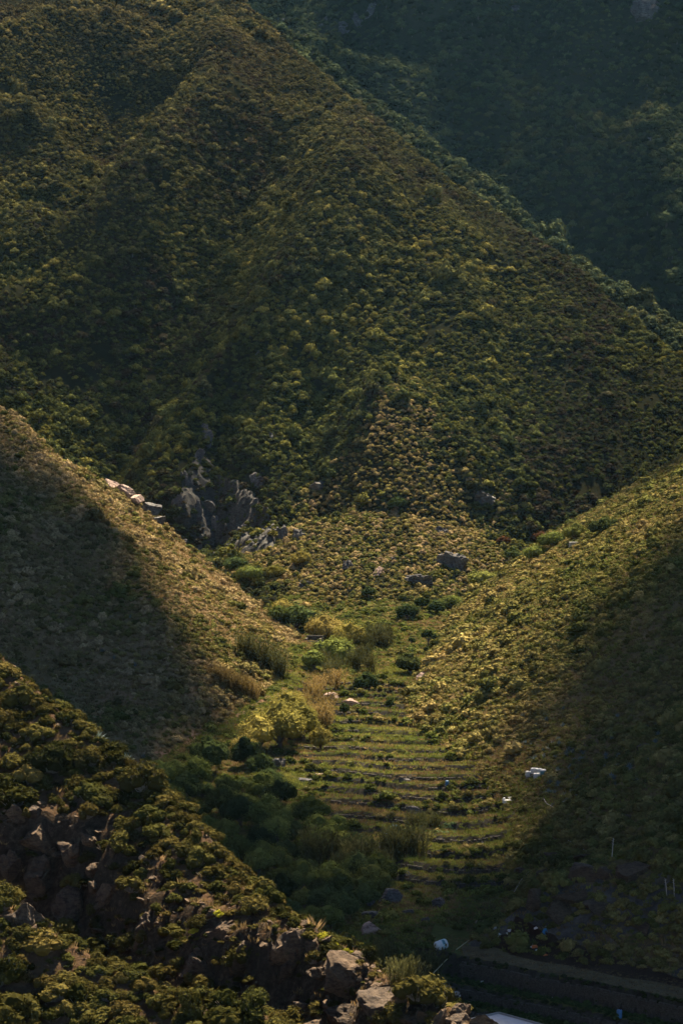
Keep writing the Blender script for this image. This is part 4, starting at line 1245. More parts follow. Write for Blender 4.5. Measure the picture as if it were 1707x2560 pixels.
# ================================================================== rocks of valley, slope and mountain
VR = [
    (763, 1600, 46, 22, 'rock_pink', 'low pinkish boulder with a dark hollow on the bright terraces'),
    (802, 1606, 42, 28, 'rock_pink', 'smooth pinkish boulder right of the low one on the bright terraces'),
    (966, 1550, 34, 26, 'rock_pink', 'square pinkish boulder beside the foot of the right slope'),
    (1000, 1572, 20, 12, 'rock_grey', 'small grey boulder just below the square pinkish boulder'),
    (1010, 1497, 24, 12, 'rock_pink', 'pale flat rock beside the slender meadow tree'),
    (640, 1752, 48, 36, 'rock_grey', 'big dark veined boulder below the golden thicket'),
    (735, 1778, 30, 12, 'rock_pink', 'flat tan rock in the grass right of the veined boulder'),
    (700, 1790, 30, 20, 'rock_grey', 'half hidden grey rock below the flat tan rock'),
    (920, 1792, 46, 14, 'rock_grey', 'long low grey rock on the shaded terraces'),
    (950, 1862, 50, 24, 'rock_grey', 'grey rock beside the dark terrace wall'),
    (800, 2045, 34, 26, 'rock_grey', 'blue grey rounded boulder at the left of the lower boulder field'),
    (895, 2058, 54, 36, 'rock_grey', 'largest blue grey boulder of the lower boulder field'),
    (845, 2072, 34, 30, 'rock_grey', 'blue grey boulder left of the largest one'),
    (855, 2100, 44, 26, 'rock_grey', 'low grey boulder below the largest one'),
    (860, 2130, 52, 36, 'rock_pink', 'pale layered boulder in the lower boulder field'),
    (1045, 2025, 34, 18, 'rock_grey', 'grey boulder beside the ploughed strip'),
    (1010, 2070, 36, 26, 'rock_grey', 'upright grey boulder in the shaded shrubs'),
    (940, 2090, 30, 20, 'rock_grey', 'grey boulder among bushes left of the upright one'),
    (890, 2165, 22, 18, 'rock_grey', 'small grey boulder near the end of the near ridge'),
    (1105, 2118, 26, 20, 'rock_pink', 'tan boulder at the foot of the shaded cliffs'),
    (930, 2008, 26, 16, 'rock_grey', 'pale topped rock beside the canes'),
    (980, 2110, 22, 14, 'rock_grey', 'small dark rock between bushes of the lower terraces'),
    (1336, 1990, 70, 60, 'rock_grey', 'large dark blocky rock on the shaded right slope'),
    (1456, 1990, 72, 52, 'rock_grey', 'large dark rounded rock right of the pale upright stalk'),
    (1392, 2002, 40, 34, 'rock_grey', 'dark rock between the two large rocks of the right slope'),
    (1250, 2010, 38, 34, 'rock_grey', 'grey knobbly rock left of the large blocky rock'),
    (1228, 2052, 42, 64, 'rock_grey', 'smooth leaning grey slab at the foot of the right slope'),
    (1320, 2052, 90, 44, 'rock_grey', 'broad pale topped rock below the large blocky rock'),
    (1380, 2075, 80, 40, 'rock_grey', 'dark ledge rock below the broad pale topped rock'),
    (1290, 2090, 70, 50, 'rock_grey', 'dark rock near the cliff foot above the field'),
    (1164, 2030, 32, 24, 'rock_grey', 'small slanting slab at the lower end of the right slope'),
    (1200, 2000, 40, 22, 'rock_grey', 'thin slanting ledge above the leaning grey slab'),
    (1480, 2130, 40, 30, 'rock_grey', 'grey rock in the darkest scrub near the field'),
    (1440, 1880, 30, 22, 'rock_grey', 'grey rock in the scrub above the large rounded rock'),
    (1350, 1965, 60, 24, 'rock_grey', 'dark ledge on top of the large blocky rock'),
    (1480, 1715, 50, 26, 'rock_grey', 'grey rock ledge among agaves high on the right slope'),
    (1270, 1965, 50, 24, 'rock_grey', 'sloping dark ledge above the knobbly rock'),
    (1110, 1925, 20, 10, 'rock_grey', 'low grey stone at the edge of the right slope'),
]
for k, (u, v, w, h_, mt, lb) in enumerate(VR):
    boulder('boulder', u, v, w * 1.0, h_ * 1.05, M['rock_dark' if u > 1150 else mt], lb, 800 + k, None, 0, .8, None, 'boulder', .34)  # rocks on the shaded right slope use the same darkened copy
# rock ledge on the crest of the left spur
for k, (u, v, w, h_, mt, lb) in enumerate(((262, 1112, 44, 16, 'rock_pink', 'uppermost pinkish slab on the crest of the left spur'), (290, 1124, 40, 18, 'rock_pink', 'second pinkish slab on the crest of the left spur'),
        (318, 1140, 40, 20, 'rock_pink', 'third pinkish slab where the crest ledge bends down'), (343, 1165, 40, 44, 'rock_cliff', 'grey bluff at the lower end of the crest ledge'), (362, 1195, 34, 44, 'rock_cliff', 'dark bluff below the crest ledge of the left spur'))):
    Yc = 594 - k * 3
    p = P(u, v + 6, Yc)
    o = link('crest_slab', rock_mesh('crest_slab', 860 + k, M[mt], (w / F_PX * Yc / 1.7, 2.2, h_ / F_PX * Yc / 1.7), 9), None, p)
    o.rotation_euler = (0, .5, 0)
    tag(o, lb, 'rock ledge')
# crags on the mountain
def crag(name, u, v, wpx, hpx, mat, label, seed, group=None, cat='crag', proud=.25):
    p = spot(u, v)
    if p is None: return
    w, h_ = wpx / F_PX * p.y, hpx / F_PX * p.y
    v0, f0 = ICO4
    r = np.random.default_rng(seed)
    s = v0.copy()
    s[:, 2] = np.sign(s[:, 2]) * np.abs(s[:, 2]) ** .7
    for k in range(9):
        d = np.array((r.normal(), r.normal(), r.normal() * .35)); d /= np.linalg.norm(d)
        hh = r.uniform(.45, .8); q = s @ d
        s = s - np.outer(np.maximum(0, q - hh), d)
    n1 = fbm(s[:, 0] * 4 + seed, s[:, 2] * 1.6 + s[:, 1] * 2, .8, 4, seed % 91)
    n2 = fbm(s[:, 2] * 5 + seed, s[:, 0] * 1.5, .8, 3, seed % 71)
    s = s * (1 + .34 * n1 + .16 * n2)[:, None] * np.array((w / 2, w / 2 * .7, h_ / 2))
    o = link(name, mesh_from(name, s, f0, M[mat]), None, (p.x, p.y + w * .1, p.z))
    o.rotation_euler = (-.45 + r.normal() * .12, r.normal() * .25, r.uniform(-.6, .6))
    tag(o, label, cat, group)
CR = [
    (468, 1005, 40, 70, 'square grey rock tower standing out of the forest'),
    (450, 1060, 30, 50, 'broken grey pillar under the square rock tower'),
    (430, 1120, 36, 70, 'dark ribbed cliff left below the rock tower'),
    (405, 1180, 40, 80, 'dark cliff rib behind the crest of the left spur'),
    (450, 1190, 30, 70, 'dark cliff rib in the middle of the shaded ravine'),
    (500, 1230, 36, 80, 'long dark cliff rib right of the shaded ravine'),
    (590, 1110, 40, 40, 'pale grey crag in the forest right of the rock tower'),
    (548, 1140, 24, 50, 'thin cliff rib left of the pale crag'),
    (588, 1170, 24, 44, 'tan topped pinnacle below the pale crag'),
    (560, 1230, 30, 70, 'narrow grey cliff rib in the lower ravine'),
    (640, 1245, 46, 60, 'tall pale cliff at the right of the lower ravine'),
    (600, 1262, 40, 56, 'grey cliff left of the tall pale cliff'),
    (680, 1240, 30, 44, 'small pale cliff above the yellow trees'),
    (735, 1122, 60, 24, 'pale rock step in the forest above the sunny knoll'),
    (620, 1005, 20, 24, 'tiny pale rock in the forest right of the rock tower'),
    (800, 515, 26, 20, 'grey rock showing through the forest high on the central rib'),
    (590, 820, 12, 24, 'thin pale rock needle in the forest'),
    (1110, 1150, 60, 40, 'pale lichened rocks in the forest right of the knoll'),
    (1010, 1225, 36, 34, 'grey rock pile at the top right of the sunny knoll'),
    (1045, 1305, 70, 56, 'dark shadowed crag on the right of the sunny knoll'),
    (960, 1340, 80, 26, 'dark undercut ledge at the foot of the sunny knoll'),
    (800, 1310, 24, 44, 'dark cleft rock on the left of the sunny knoll'),
    (870, 1320, 26, 30, 'pinkish rock in the middle of the sunny knoll'),
    (900, 1290, 20, 20, 'small pale rock high on the sunny knoll'),
    (700, 1345, 40, 16, 'low pale rock at the bottom left of the sunny knoll'),
]
for k, (u, v, w, h_, lb) in enumerate(CR):
    mt = 'rock_pink' if 'pinkish' in lb else ('rock_cliff' if 'pale' in lb else 'rock_grey')
    crag('crag', u, v, w * 1.15, h_ * 1.15, mt, lb, 900 + k)
FRK = [(735, 62, 10, 60, 'thin white streaked cliff face high on the far mountain'), (702, 95, 16, 34, 'pale cliff patch left of the white streak'), (745, 95, 22, 26, 'pale cliff patch under the white streak'),
       (660, 50, 60, 20, 'faint grey cliff band at the top of the far mountain'), (790, 70, 40, 40, 'grey cliff right of the white streak'), (830, 60, 30, 70, 'grey cliff edge at the top of the far mountain'),
       (850, 30, 26, 60, 'shaded cliff at the upper edge above the grey cliff edge'), (1280, 60, 12, 44, 'thin pale cliff streak above the rounded far hump'), (1180, 24, 40, 20, 'faint pale cliff at the top middle'), (1490, 30, 90, 60, 'teal grey cliff at the upper right edge'), (1490, 320, 20, 30, 'small pale rock scar on the far right mountainside'), (1500, 295, 14, 16, 'tiny pale rock scar above the small one')]
for k, (u, v, w, h_, lb) in enumerate(FRK):
    crag('cliff', u, v, w, h_, 'rock_cliff', lb, 950 + k, None, 'cliff')

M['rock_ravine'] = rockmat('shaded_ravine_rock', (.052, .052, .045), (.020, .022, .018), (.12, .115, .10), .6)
# one continuous broken rock face in the ravine left of the knoll
gx_, gy_ = np.arange(-75, -5, .7), np.arange(640, 790, .7)
X, Y = np.meshgrid(gx_, gy_)
Zm = H_mtn(X.ravel(), Y.ravel()).reshape(X.shape)
u, v = project(X, Y, Zm)
CLF = [(455, 1040), (520, 1090), (590, 1130), (640, 1190), (655, 1225), (630, 1268), (555, 1285), (440, 1255), (392, 1190), (410, 1100)]
ins = inpoly(u, v, CLF)
md = np.abs(line_dist(u, v, CLF + CLF[:1])) * np.where(ins, 1, -1) + 16 * fbm(X, Y, 8, 3, 91)
mk = sstep(0, 22, md)
col = 1 - np.abs(fbm(X * 1.6, Y * .35, 9, 3, 92)) * 2.2
stp = fbm(X, Y, 5, 3, 93)
lift = mk * (.2 + 2.6 * np.maximum(0, col) * vnoise(X / 4, Y / 9, 95) + np.floor((stp + 1) * 4) * .45 + .6 * fbm(X, Y, 1.8, 2, 94)) - .6
n_x = X.shape[1]
V = np.stack((X.ravel(), Y.ravel(), (Zm + lift).ravel()), 1)
keep = md > -3
idm = np.arange(X.size).reshape(X.shape)
F = []
for b in range(X.shape[0] - 1):
    for a in range(n_x - 1):
        if keep[b, a] and keep[b, a + 1] and keep[b + 1, a] and keep[b + 1, a + 1]: F.append((int(idm[b, a]), int(idm[b, a + 1]), int(idm[b + 1, a + 1]), int(idm[b + 1, a])))
us = np.unique(np.array(F)); mp_ = np.full(X.size, -1); mp_[us] = np.arange(len(us))
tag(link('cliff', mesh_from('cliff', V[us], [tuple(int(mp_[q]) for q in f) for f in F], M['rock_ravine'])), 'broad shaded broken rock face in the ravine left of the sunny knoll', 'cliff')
r = np.random.default_rng(34)
ck = us[r.uniform(size=len(us)) < .34 * sstep(-.3, .3, fbm(V[us, 0], V[us, 1], 7, 2, 96))]
nn = len(ck)
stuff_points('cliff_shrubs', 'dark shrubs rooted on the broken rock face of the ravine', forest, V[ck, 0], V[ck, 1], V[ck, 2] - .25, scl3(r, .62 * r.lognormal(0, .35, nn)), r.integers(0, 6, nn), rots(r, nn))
r = np.random.default_rng(33)
cm = [rock_mesh('cliff_rock', 980 + k, M['rock_cliff' if k % 3 == 0 else 'rock_grey'], (1, .8, 1.15), 12, ICO3, .2) for k in range(6)]
k = 0
while k < 18:
    u, v = r.uniform(375, 700), r.uniform(970, 1325)
    if not inpoly(u, v, CLIFFS): continue
    p = spot(u, v)
    s_ = r.uniform(1.3, 3.2); p = p - Vector((0, 0, .75 * s_))
    o = link('cliff_rock', cm[k % 6], None, p); o.scale = (s_, s_, s_ * r.uniform(.7, 1.3)); o.rotation_euler = (r.normal() * .45 - .2, r.normal() * .45, r.uniform(0, 6.28))
    tag(o, 'grey rock rib in the shaded cliff left of the sunny knoll', 'cliff rock', 'rock ribs of the shaded ravine cliff')
    k += 1

# ================================================================== dry stone walls of the terraces
def wall_along(name, pts, height, thick, label, group=None, seed=0):
    """a dry stone wall: courses of uneven stones along a line on the ground"""
    r = np.random.default_rng(seed)
    V, F = [], []
    pts = np.array(pts, float)
    seg = np.linalg.norm(np.diff(pts, axis=0), axis=1); cum = np.concatenate(([0], np.cumsum(seg)))
    hgt = .28; n = max(2, int(height / hgt))
    for c in range(n):
        d = r.uniform(0, .3)
        while d < cum[-1] - .2:
            l = r.uniform(.28, .6)
            x, y = np.interp(d + l / 2, cum, pts[:, 0]), np.interp(d + l / 2, cum, pts[:, 1])
            x2, y2 = np.interp(d + l, cum, pts[:, 0]), np.interp(d + l, cum, pts[:, 1])
            a = math.atan2(y2 - y, x2 - x)
            z = float(np.interp(d, cum, WZ)) + (c + .5) * hgt
            if c == n - 1 and r.uniform() < .3: d += l; continue
            M3 = Matrix.Rotation(a + r.normal() * .1, 3, 'Z')
            i = len(V)
            hx, hy, hz = l / 2 * .94, thick / 2 * r.uniform(.8, 1.15), hgt / 2 * r.uniform(.85, 1.1)
            for zz, k in ((-hz, 1), (hz, .85)):
                for px, py in ((-hx, -hy), (hx, -hy), (hx, hy), (-hx, hy)):
                    V.append(tuple(M3 @ Vector((px * k + r.normal() * .02, py * k + r.normal() * .03, zz)) + Vector((x, y, z))))
            F += [tuple(i + q for q in f) for f in ((3, 2, 1, 0), (4, 5, 6, 7), (0, 1, 5, 4), (1, 2, 6, 5), (2, 3, 7, 6), (3, 0, 4, 7))]
            d += l
    o = link(name, mesh_from(name, V, F, M['wallstone']))
    tag(o, label, 'stone wall', group)
    return o
gw = 'terrace walls across the valley floor'
xs = np.arange(-16, 45, 1.0)
for k in range(44, 67):
    # riser line of terrace k:  y + 3.2 n(x,y) + .16(x-10) = k L
    yy = np.full(xs.shape, k * 7.6)
    for _ in range(12): yy = yy + .8 * (k - TC(xs, yy)) * 7.6
    ok = (xs > np.interp(yy, (330, 400, 440, 500), (2, -3, -10, -8))) & (xs < xt(yy) - .5) & (yy > 340) & (yy < 492)
    # the wall breaks off where the bank has slumped
    ok &= vnoise(xs / 9, yy * 0 + k * 3.1, 9) > .42
    idx = np.where(ok)[0]
    if len(idx) < 5: continue
    runs = np.split(idx, np.where(np.diff(idx) > 1)[0] + 1)
    for run in runs:
        if len(run) < 5: continue
        px, py = xs[run], yy[run] + .1
        WZ = H_floor(px, py - .5) - .1
        cum_l = np.concatenate(([0], np.cumsum(np.hypot(np.diff(px), np.diff(py)))))
        WZ = np.interp(np.linspace(0, cum_l[-1], len(px)), cum_l, WZ)
        wall_along('terrace_wall', np.stack((px, py), 1), .85, .5, 'low dry stone wall holding up a terrace of the valley floor', gw, k)
# field walls at the bottom
for k, (qv, hgt, lb, x0, x1) in enumerate(((227.35, 2.5, 'tall dark stone wall under the flat lower field', 15, 62), (223.75, 1.5, 'dark stone wall between the two lowest crop terraces', 13, 62), (220.0, 1.3, 'lowest stone wall above the pale roof', 13, 60))):
    px = np.arange(x0, x1, 1.0)
    py = qv * 1.41421 - px
    for _ in range(4): py = (qv - .35 * fbm(px, py, 14, 2, 3)) * 1.41421 - px
    WZ = H_floor(px - .5, py - .5) - .1
    wall_along('field_wall', np.stack((px, py), 1), hgt, .5, lb, None, 70 + k)

# ================================================================== paths and pipes
def ribbon(name, uv, width, mat, label, lift=.06, kind='structure'):
    pts = [spot(u, v) for u, v in uv]
    pts = [p for p in pts if p]
    fine = dense(np.array([(p.x, p.y, p.z) for p in pts]), 1.0)
    V, F = [], []
    for i, p in enumerate(fine):
        t = fine[min(i + 1, len(fine) - 1)] - fine[max(i - 1, 0)]
        t = t[:2] / (np.linalg.norm(t[:2]) + 1e-9); s = np.array((-t[1], t[0])) * width / 2 * (1 + .35 * math.sin(i * 1.7))
        for q in (-1, -.33, .33, 1):
            x, y = p[0] + s[0] * q, p[1] + s[1] * q
            V.append((x, y, float(ground(np.array([x]), np.array([y]))[0]) + lift - .05 * abs(q)))
    for i in range(len(fine) - 1):
        for q in range(3): F.append((i * 4 + q, i * 4 + q + 1, i * 4 + 5 + q, i * 4 + 4 + q))
    return tag(link(name, mesh_from(name, V, F, mat, True)), label, kind=kind)
ribbon('footpath', [(335, 1735), (420, 1717), (450, 1682), (500, 1662), (590, 1618), (640, 1590), (665, 1575)], 1.1, M['path'], 'trodden brown footpath along the foot of the left spur')
ribbon('upper_footpath', [(655, 1425), (700, 1462), (760, 1485)], 1.0, M['path'], 'pale footpath at the tip of the left spur')
ribbon('bare_track', [(1000, 1680), (1100, 1590), (1180, 1560), (1240, 1520)], .8, M['path'], 'reddish bare track across the right slope')
def tube_obj(name, pts, rad, mat, label, cat, n=6):
    p0 = Vector(pts[0])
    mb = MB(); mb.tube([Vector(p) - p0 for p in pts], rad, n)
    o = mb.build(name, mat, None, p0, True)
    return tag(o, label, cat)
def gpts(uv, lift): return [spot(u, v, lift) for u, v in uv]
tube_obj('irrigation_pipe', [P(1077, 2159, 313.5) , P(1047, 2181, 309.5)], .05, M['pipe'], 'short straight straw coloured pipe above the flat field', 'pipe')
tube_obj('irrigation_pipe', [P(1027, 2202, 306.5), P(983, 2247, 299)], .055, M['pipe'], 'long straight straw coloured pipe below the round tank', 'pipe')
tube_obj('irrigation_pipe', [P(983, 2251, 298), P(979, 2258, 296), P(969, 2268, 294), P(972, 2288, 291)], .055, M['pipe'], 'bent straw coloured pipe ending behind the ridge rocks', 'pipe')
tube_obj('water_pipe', gpts([(1248, 1840), (1254, 1850), (1268, 1858), (1277, 1880), (1285, 1905), (1292, 1925), (1298, 1940)], .35), .05, M['stalk'], 'pale broken pipe running down the shaded right slope', 'pipe')
tube_obj('water_pipe', gpts([(1300, 1936), (1325, 1948), (1345, 1960), (1370, 1972)], .35), .04, M['stalk'], 'thin pale pipe branching right across the shaded slope', 'pipe')
tube_obj('slope_cable', gpts([(1212, 2010), (1195, 2030), (1180, 2056)], .5), .04, M['stalk'], 'thin slanting cable on the grey ledges at the foot of the slope', 'cable')
for k, (u, v, du, hp, lb) in enumerate(((1403, 1978, 4, 54, 'tall pale flower stalk standing on the shaded right slope'), (1530, 2058, -4, 40, 'left one of two faint dry stalks near the right edge'), (1547, 2060, -2, 42, 'right one of two faint dry stalks near the right edge'), (694, 2040, 0, 15, 'short pale stake in the dark thicket'), (1395, 1235, 6, 14, 'short pale stake at the top of the right slope'))):
    b = spot(u, v)
    h_ = hp / F_PX * b.y
    t = b + Vector((du / F_PX * b.y, 0, h_))
    root = empty('dry_stalk', b); tag(root, lb, 'dry stalk')
    mb = MB(); mb.tube([(0, 0, -.2), (t - b) * .5 + Vector((.03, 0, 0)), t - b], [.07, .05, .03], 6); mb.build('stem', M['stalk'], root, None, True)
    if h_ > 2:
        mb = MB()
        for q in range(7):
            a = q * 2.4; z = .72 + .04 * q
            c = (t - b) * z
            mb.tube([c, c + Vector((math.cos(a) * .22, math.sin(a) * .22, .12))], [.02, .012], 4)
        mb.build('side_shoot', M['stalk'], root)

# ================================================================== built things in the valley
# four white cube tanks and a lidded drum on the right slope
def ibc_mesh():
    mb = MB(); mb.box((0, 0, .62), (1.06, .92, .86)); return mb
def cube_tank(u, v, rz, label, hole=False):
    p = spot(u, v)
    root = empty('cube_tank', p, rz); tag(root, label, 'water tank', None)
    bm = bmesh.new(); bmesh.ops.create_cube(bm, size=1.0)
    for q in bm.verts: q.co = (q.co.x * 1.0, q.co.y * .9, q.co.z * .86)
    bmesh.ops.bevel(bm, geom=bm.edges[:], offset=.07, segments=3, affect='EDGES')
    me = bpy.data.meshes.new('bottle'); bm.to_mesh(me); bm.free(); me.materials.append(M['white'])
    link('bottle', me, root, (0, 0, .60))
    mb = MB(); mb.lathe([(0, .05), (.13, .05), (.13, 0), (.16, 0)], 14); mb.build('lid', M['dark' if hole else 'white'], root, (0, 0, 1.03))
    mb = MB()
    for z in (.2, .42, .64, .86):
        mb.tube([(-.53, -.48, z), (.53, -.48, z), (.53, .48, z), (-.53, .48, z), (-.53, -.48, z)], .014, 4)
    for x in (-.5, -.25, 0, .25, .5):
        for y in (-.48, .48): mb.tube([(x, y, .15), (x, y, 1.0)], .012, 4)
    for y in (-.25, 0, .25):
        for x in (-.53, .53): mb.tube([(x, y, .15), (x, y, 1.0)], .012, 4)
    mb.build('cage', M['cage'], root)
    mb = MB()
    for y in (-.4, 0, .4): mb.box((0, y, .02), (1.08, .12, .16))
    for x in (-.45, -.15, .15, .45): mb.box((x, 0, .12), (.16, .98, .03))
    mb.build('pallet', M['pallet'], root)
    if hole:
        mb = MB(); mb.box((.18, -.462, .62), (.34, .03, .34)); mb.build('plate', M['teal'], root)
    return root
cube_tank(1214, 1786, .15, 'white cube tank with a teal plate, set apart on the left', True)
cube_tank(1226, 1779, -.25, 'white cube tank at the back, left of its group')
cube_tank(1237, 1780, .35, 'white cube tank in the middle behind the front one')
cube_tank(1232, 1791, .05, 'greenish white cube tank at the front of the group')
p = spot(1246, 1782); root = empty('drum', p); tag(root, 'dark round drum with a white lid right of the cube tanks', 'drum')
mb = MB(); mb.lathe([(0, 0), (.44, 0), (.47, .1), (.47, .35), (.49, .4), (.47, .45), (.47, .8), (.42, .88)], 20); mb.build('drum_body', M['teal'], root, None, True)
mb = MB(); mb.lathe([(.5, .82), (.5, .92), (.40, 1.03), (.0, 1.06)], 20); mb.build('lid', M['white'], root, None, True)
# broken white box
p = spot(1165, 1845); root = empty('broken_box', p, .2); tag(root, 'broken white plastic box with one raised corner on the green bank', 'plastic box')
mb = MB(); mb.box((0, 0, .3), (1.5, .9, .5)); mb.build('box_body', M['white'], root)
mb = MB(); mb.box((-.55, .15, .72), (.35, .5, .34), (.2, .3, 0), .7); mb.build('raised_corner', M['white'], root)
mb = MB(); mb.box((.5, .3, .78), (.7, .5, .05), (.6, 0, .3)); mb.build('loose_flap', M['concrete'], root)
# barrels and troughs
def barrel(u, v, s, mat, label, cat='barrel'):
    p = spot(u, v); root = empty('barrel', p); tag(root, label, cat)
    mb = MB(); mb.lathe([(0, 0), (.27 * s, 0), (.29 * s, .06 * s), (.29 * s, .28 * s), (.31 * s, .31 * s), (.29 * s, .34 * s), (.29 * s, .58 * s), (.31 * s, .61 * s), (.29 * s, .64 * s), (.29 * s, .85 * s), (.26 * s, .9 * s), (0, .9 * s)], 18)
    mb.build('barrel_body', M[mat], root, None, True)
    mb = MB(); mb.lathe([(.0, .93 * s), (.06 * s, .93 * s), (.06 * s, .9 * s)], 10, Matrix.Translation((.12 * s, 0, 0))); mb.build('bung', M['dark'], root)
barrel(1026, 1813, 1.0, 'blue', 'small blue barrel on the upper shaded terraces')
barrel(1421, 2352, 1.1, 'blue', 'blue barrel at the bottom edge right of the pale roof')
barrel(1017, 2285, 1.0, 'teal', 'dark teal barrel in the farm clutter behind the ridge rocks')
def trough(u, v, L_, label):
    p = spot(u, v); root = empty('trough', p, .1); tag(root, label, 'trough')
    mb = MB(); mb.box((0, 0, .05), (L_, .7, .1))
    for y in (-.33, .33): mb.box((0, y, .34), (L_, .05, .48))
    for x in (-L_ / 2 + .025, L_ / 2 - .025): mb.box((x, 0, .34), (.05, .6, .48))
    mb.build('basin', M['teal'], root)
    mb = MB(); mb.tube([(-L_ / 2, -.36, .59), (L_ / 2, -.36, .59), (L_ / 2, .36, .59), (-L_ / 2, .36, .59), (-L_ / 2, -.36, .59)], .03, 6); mb.build('rim', M['bluegreen'], root)
trough(888, 1917, 1.0, 'left one of two teal troughs beside the cabbage bed')
trough(908, 1915, 1.1, 'right one of two teal troughs beside the cabbage bed')
# the lying round tank
p = spot(1012, 2182)
root = empty('round_tank', p + Vector((0, 0, .62)), 0, (0, 0, .35)); tag(root, 'pale blue round tank lying on its side above the flat field', 'water tank')
Mx = Matrix.Rotation(R(90), 4, 'Y') @ Matrix.Rotation(0, 4, 'Z')
tilt = Matrix.Rotation(-.22, 4, 'Y') @ Mx
mb = MB(); mb.lathe([(0, -.86), (.3, -.84), (.5, -.76), (.60, -.6), (.62, -.05), (.62, .6), (.58, .76), (.44, .84), (.0, .88)], 28, tilt); mb.build('shell', M['tankwhite'], root, None, True)
mb = MB(); mb.lathe([(.632, .02), (.632, .52), (.622, .52), (.622, .02), (.632, .02)], 28, tilt); mb.build('band', M['bluegreen'], root, None, True)
mb = MB(); mb.lathe([(.645, -.02), (.655, 0), (.645, .02)], 28, tilt); mb.lathe([(.645, .56), (.655, .58), (.645, .6)], 28, tilt); mb.build('ridge', M['white'], root, None, True)
mb = MB(); mb.lathe([(0, -.90), (.14, -.90), (.16, -.86), (.16, -.70)], 14, tilt @ Matrix.Translation((.18, -.16, 0))); mb.build('opening', M['dark'], root)
mb = MB()
for a in (-.5,): 
    mm = tilt @ Matrix.Rotation(a, 4, 'Z')
for i in range(5):
    a0 = R(196 + i * 12); a1 = R(196 + (i + 1) * 12)
    q = [tilt @ Vector((.65 * math.cos(a), .65 * math.sin(a), z)) for a, z in ((a0, .12), (a1, .12), (a1, .44), (a0, .44))]
    mb.add(q, [(0, 1, 2, 3)])
mb.build('stain_patch', M['teal'], root)
mb = MB()
for x in (-.5, .5): mb.box((x, -.35, -.55), (.25, .3, .25)); mb.box((x, .4, -.55), (.25, .3, .25))
mb.build('stone_chock', M['rock_grey'], root)
# orange cultivator and its implement on the field
def wheel(name, parent, c, rad, w):
    o = empty(name, c); o.parent = parent
    Mw = Matrix.Rotation(R(90), 4, 'X')
    mb = MB(); mb.lathe([(rad * .55, -w / 2), (rad * .95, -w / 2), (rad, -w * .3), (rad, w * .3), (rad * .95, w / 2), (rad * .55, w / 2)], 16, Mw)
    for k in range(10):
        a = k * .628; mb.box((math.cos(a) * rad, 0, math.sin(a) * rad), (.05, w, .05), (0, -a, 0))
    mb.build('tyre', M['dark'], o)
    mb = MB(); mb.lathe([(0, -w * .3), (rad * .55, -w * .3), (rad * .55, w * .3), (0, w * .3)], 12, Mw); mb.build('rim', M['white'], o)
p = spot(1228, 2186); root = empty('cultivator', p, .3); tag(root, 'small orange two wheeled cultivator on the dark soil of the field', 'cultivator')
bm = bmesh.new(); bmesh.ops.create_cube(bm, size=1.0)
for q in bm.verts: q.co = (q.co.x * .85 * (.8 if q.co.z > 0 else 1), q.co.y * .42, q.co.z * .36)
bmesh.ops.bevel(bm, geom=bm.edges[:], offset=.06, segments=2, affect='EDGES')
me = bpy.data.meshes.new('hood'); bm.to_mesh(me); bm.free(); me.materials.append(M['orange']); link('hood', me, root, (-.1, 0, .68))
mb = MB(); mb.box((-.05, 0, .42), (.9, .3, .2)); mb.box((.45, 0, .5), (.4, .2, .14)); mb.build('frame', M['dark'], root)
wheel('wheel', root, (0, -.36, .30), .30, .18); wheel('wheel', root, (0, .36, .30), .30, .18)
mb = MB()
for y in (-.22, .22): mb.tube([(.4, y * .5, .6), (.9, y, .9), (1.25, y * 1.3, .95)], .022, 6)
mb.build('handlebar', M['dark'], root, None, True)
mb = MB(); mb.tube([(-.3, .12, .84), (-.3, .12, 1.05)], .03, 6); mb.build('exhaust', M['greymetal'], root)
mb = MB(); mb.lathe([(0, 0), (.09, 0), (.1, .1), (.07, .13), (0, .13)], 10, Matrix.Translation((-.55, 0, .62))); mb.build('headlight', M['white'], root)
p = spot(1249, 2193); root = empty('tiller_implement', p, .35); tag(root, 'low orange tiller cover lying right of the cultivator', 'tiller')
mb = MB()
prof = [(-.3, .0), (-.3, .22), (-.15, .38), (.1, .42), (.3, .3), (.34, .05)]
v_ = [(x, y, z) for y in (-.45, .45) for x, z in prof]; n_ = len(prof)
mb.add(v_, [(i, i + 1, n_ + i + 1, n_ + i) for i in range(n_ - 1)] + [tuple(range(n_ - 1, -1, -1)), tuple(range(n_, 2 * n_))]); mb.build('cover', M['orange'], root)
mb = MB(); mb.tube([(0, -.5, .12), (0, .5, .12)], .035, 6)
for k in range(8):
    y = -.42 + k * .12; a = k * .8; mb.box((math.cos(a) * .1, y, .12 + math.sin(a) * .1), (.22, .02, .05), (0, -a, 0))
mb.build('tines', M['greymetal'], root)
mb = MB(); mb.tube([(.1, 0, .4), (.5, 0, .62), (.7, 0, .6)], .025, 6); mb.build('hitch', M['dark'], root)
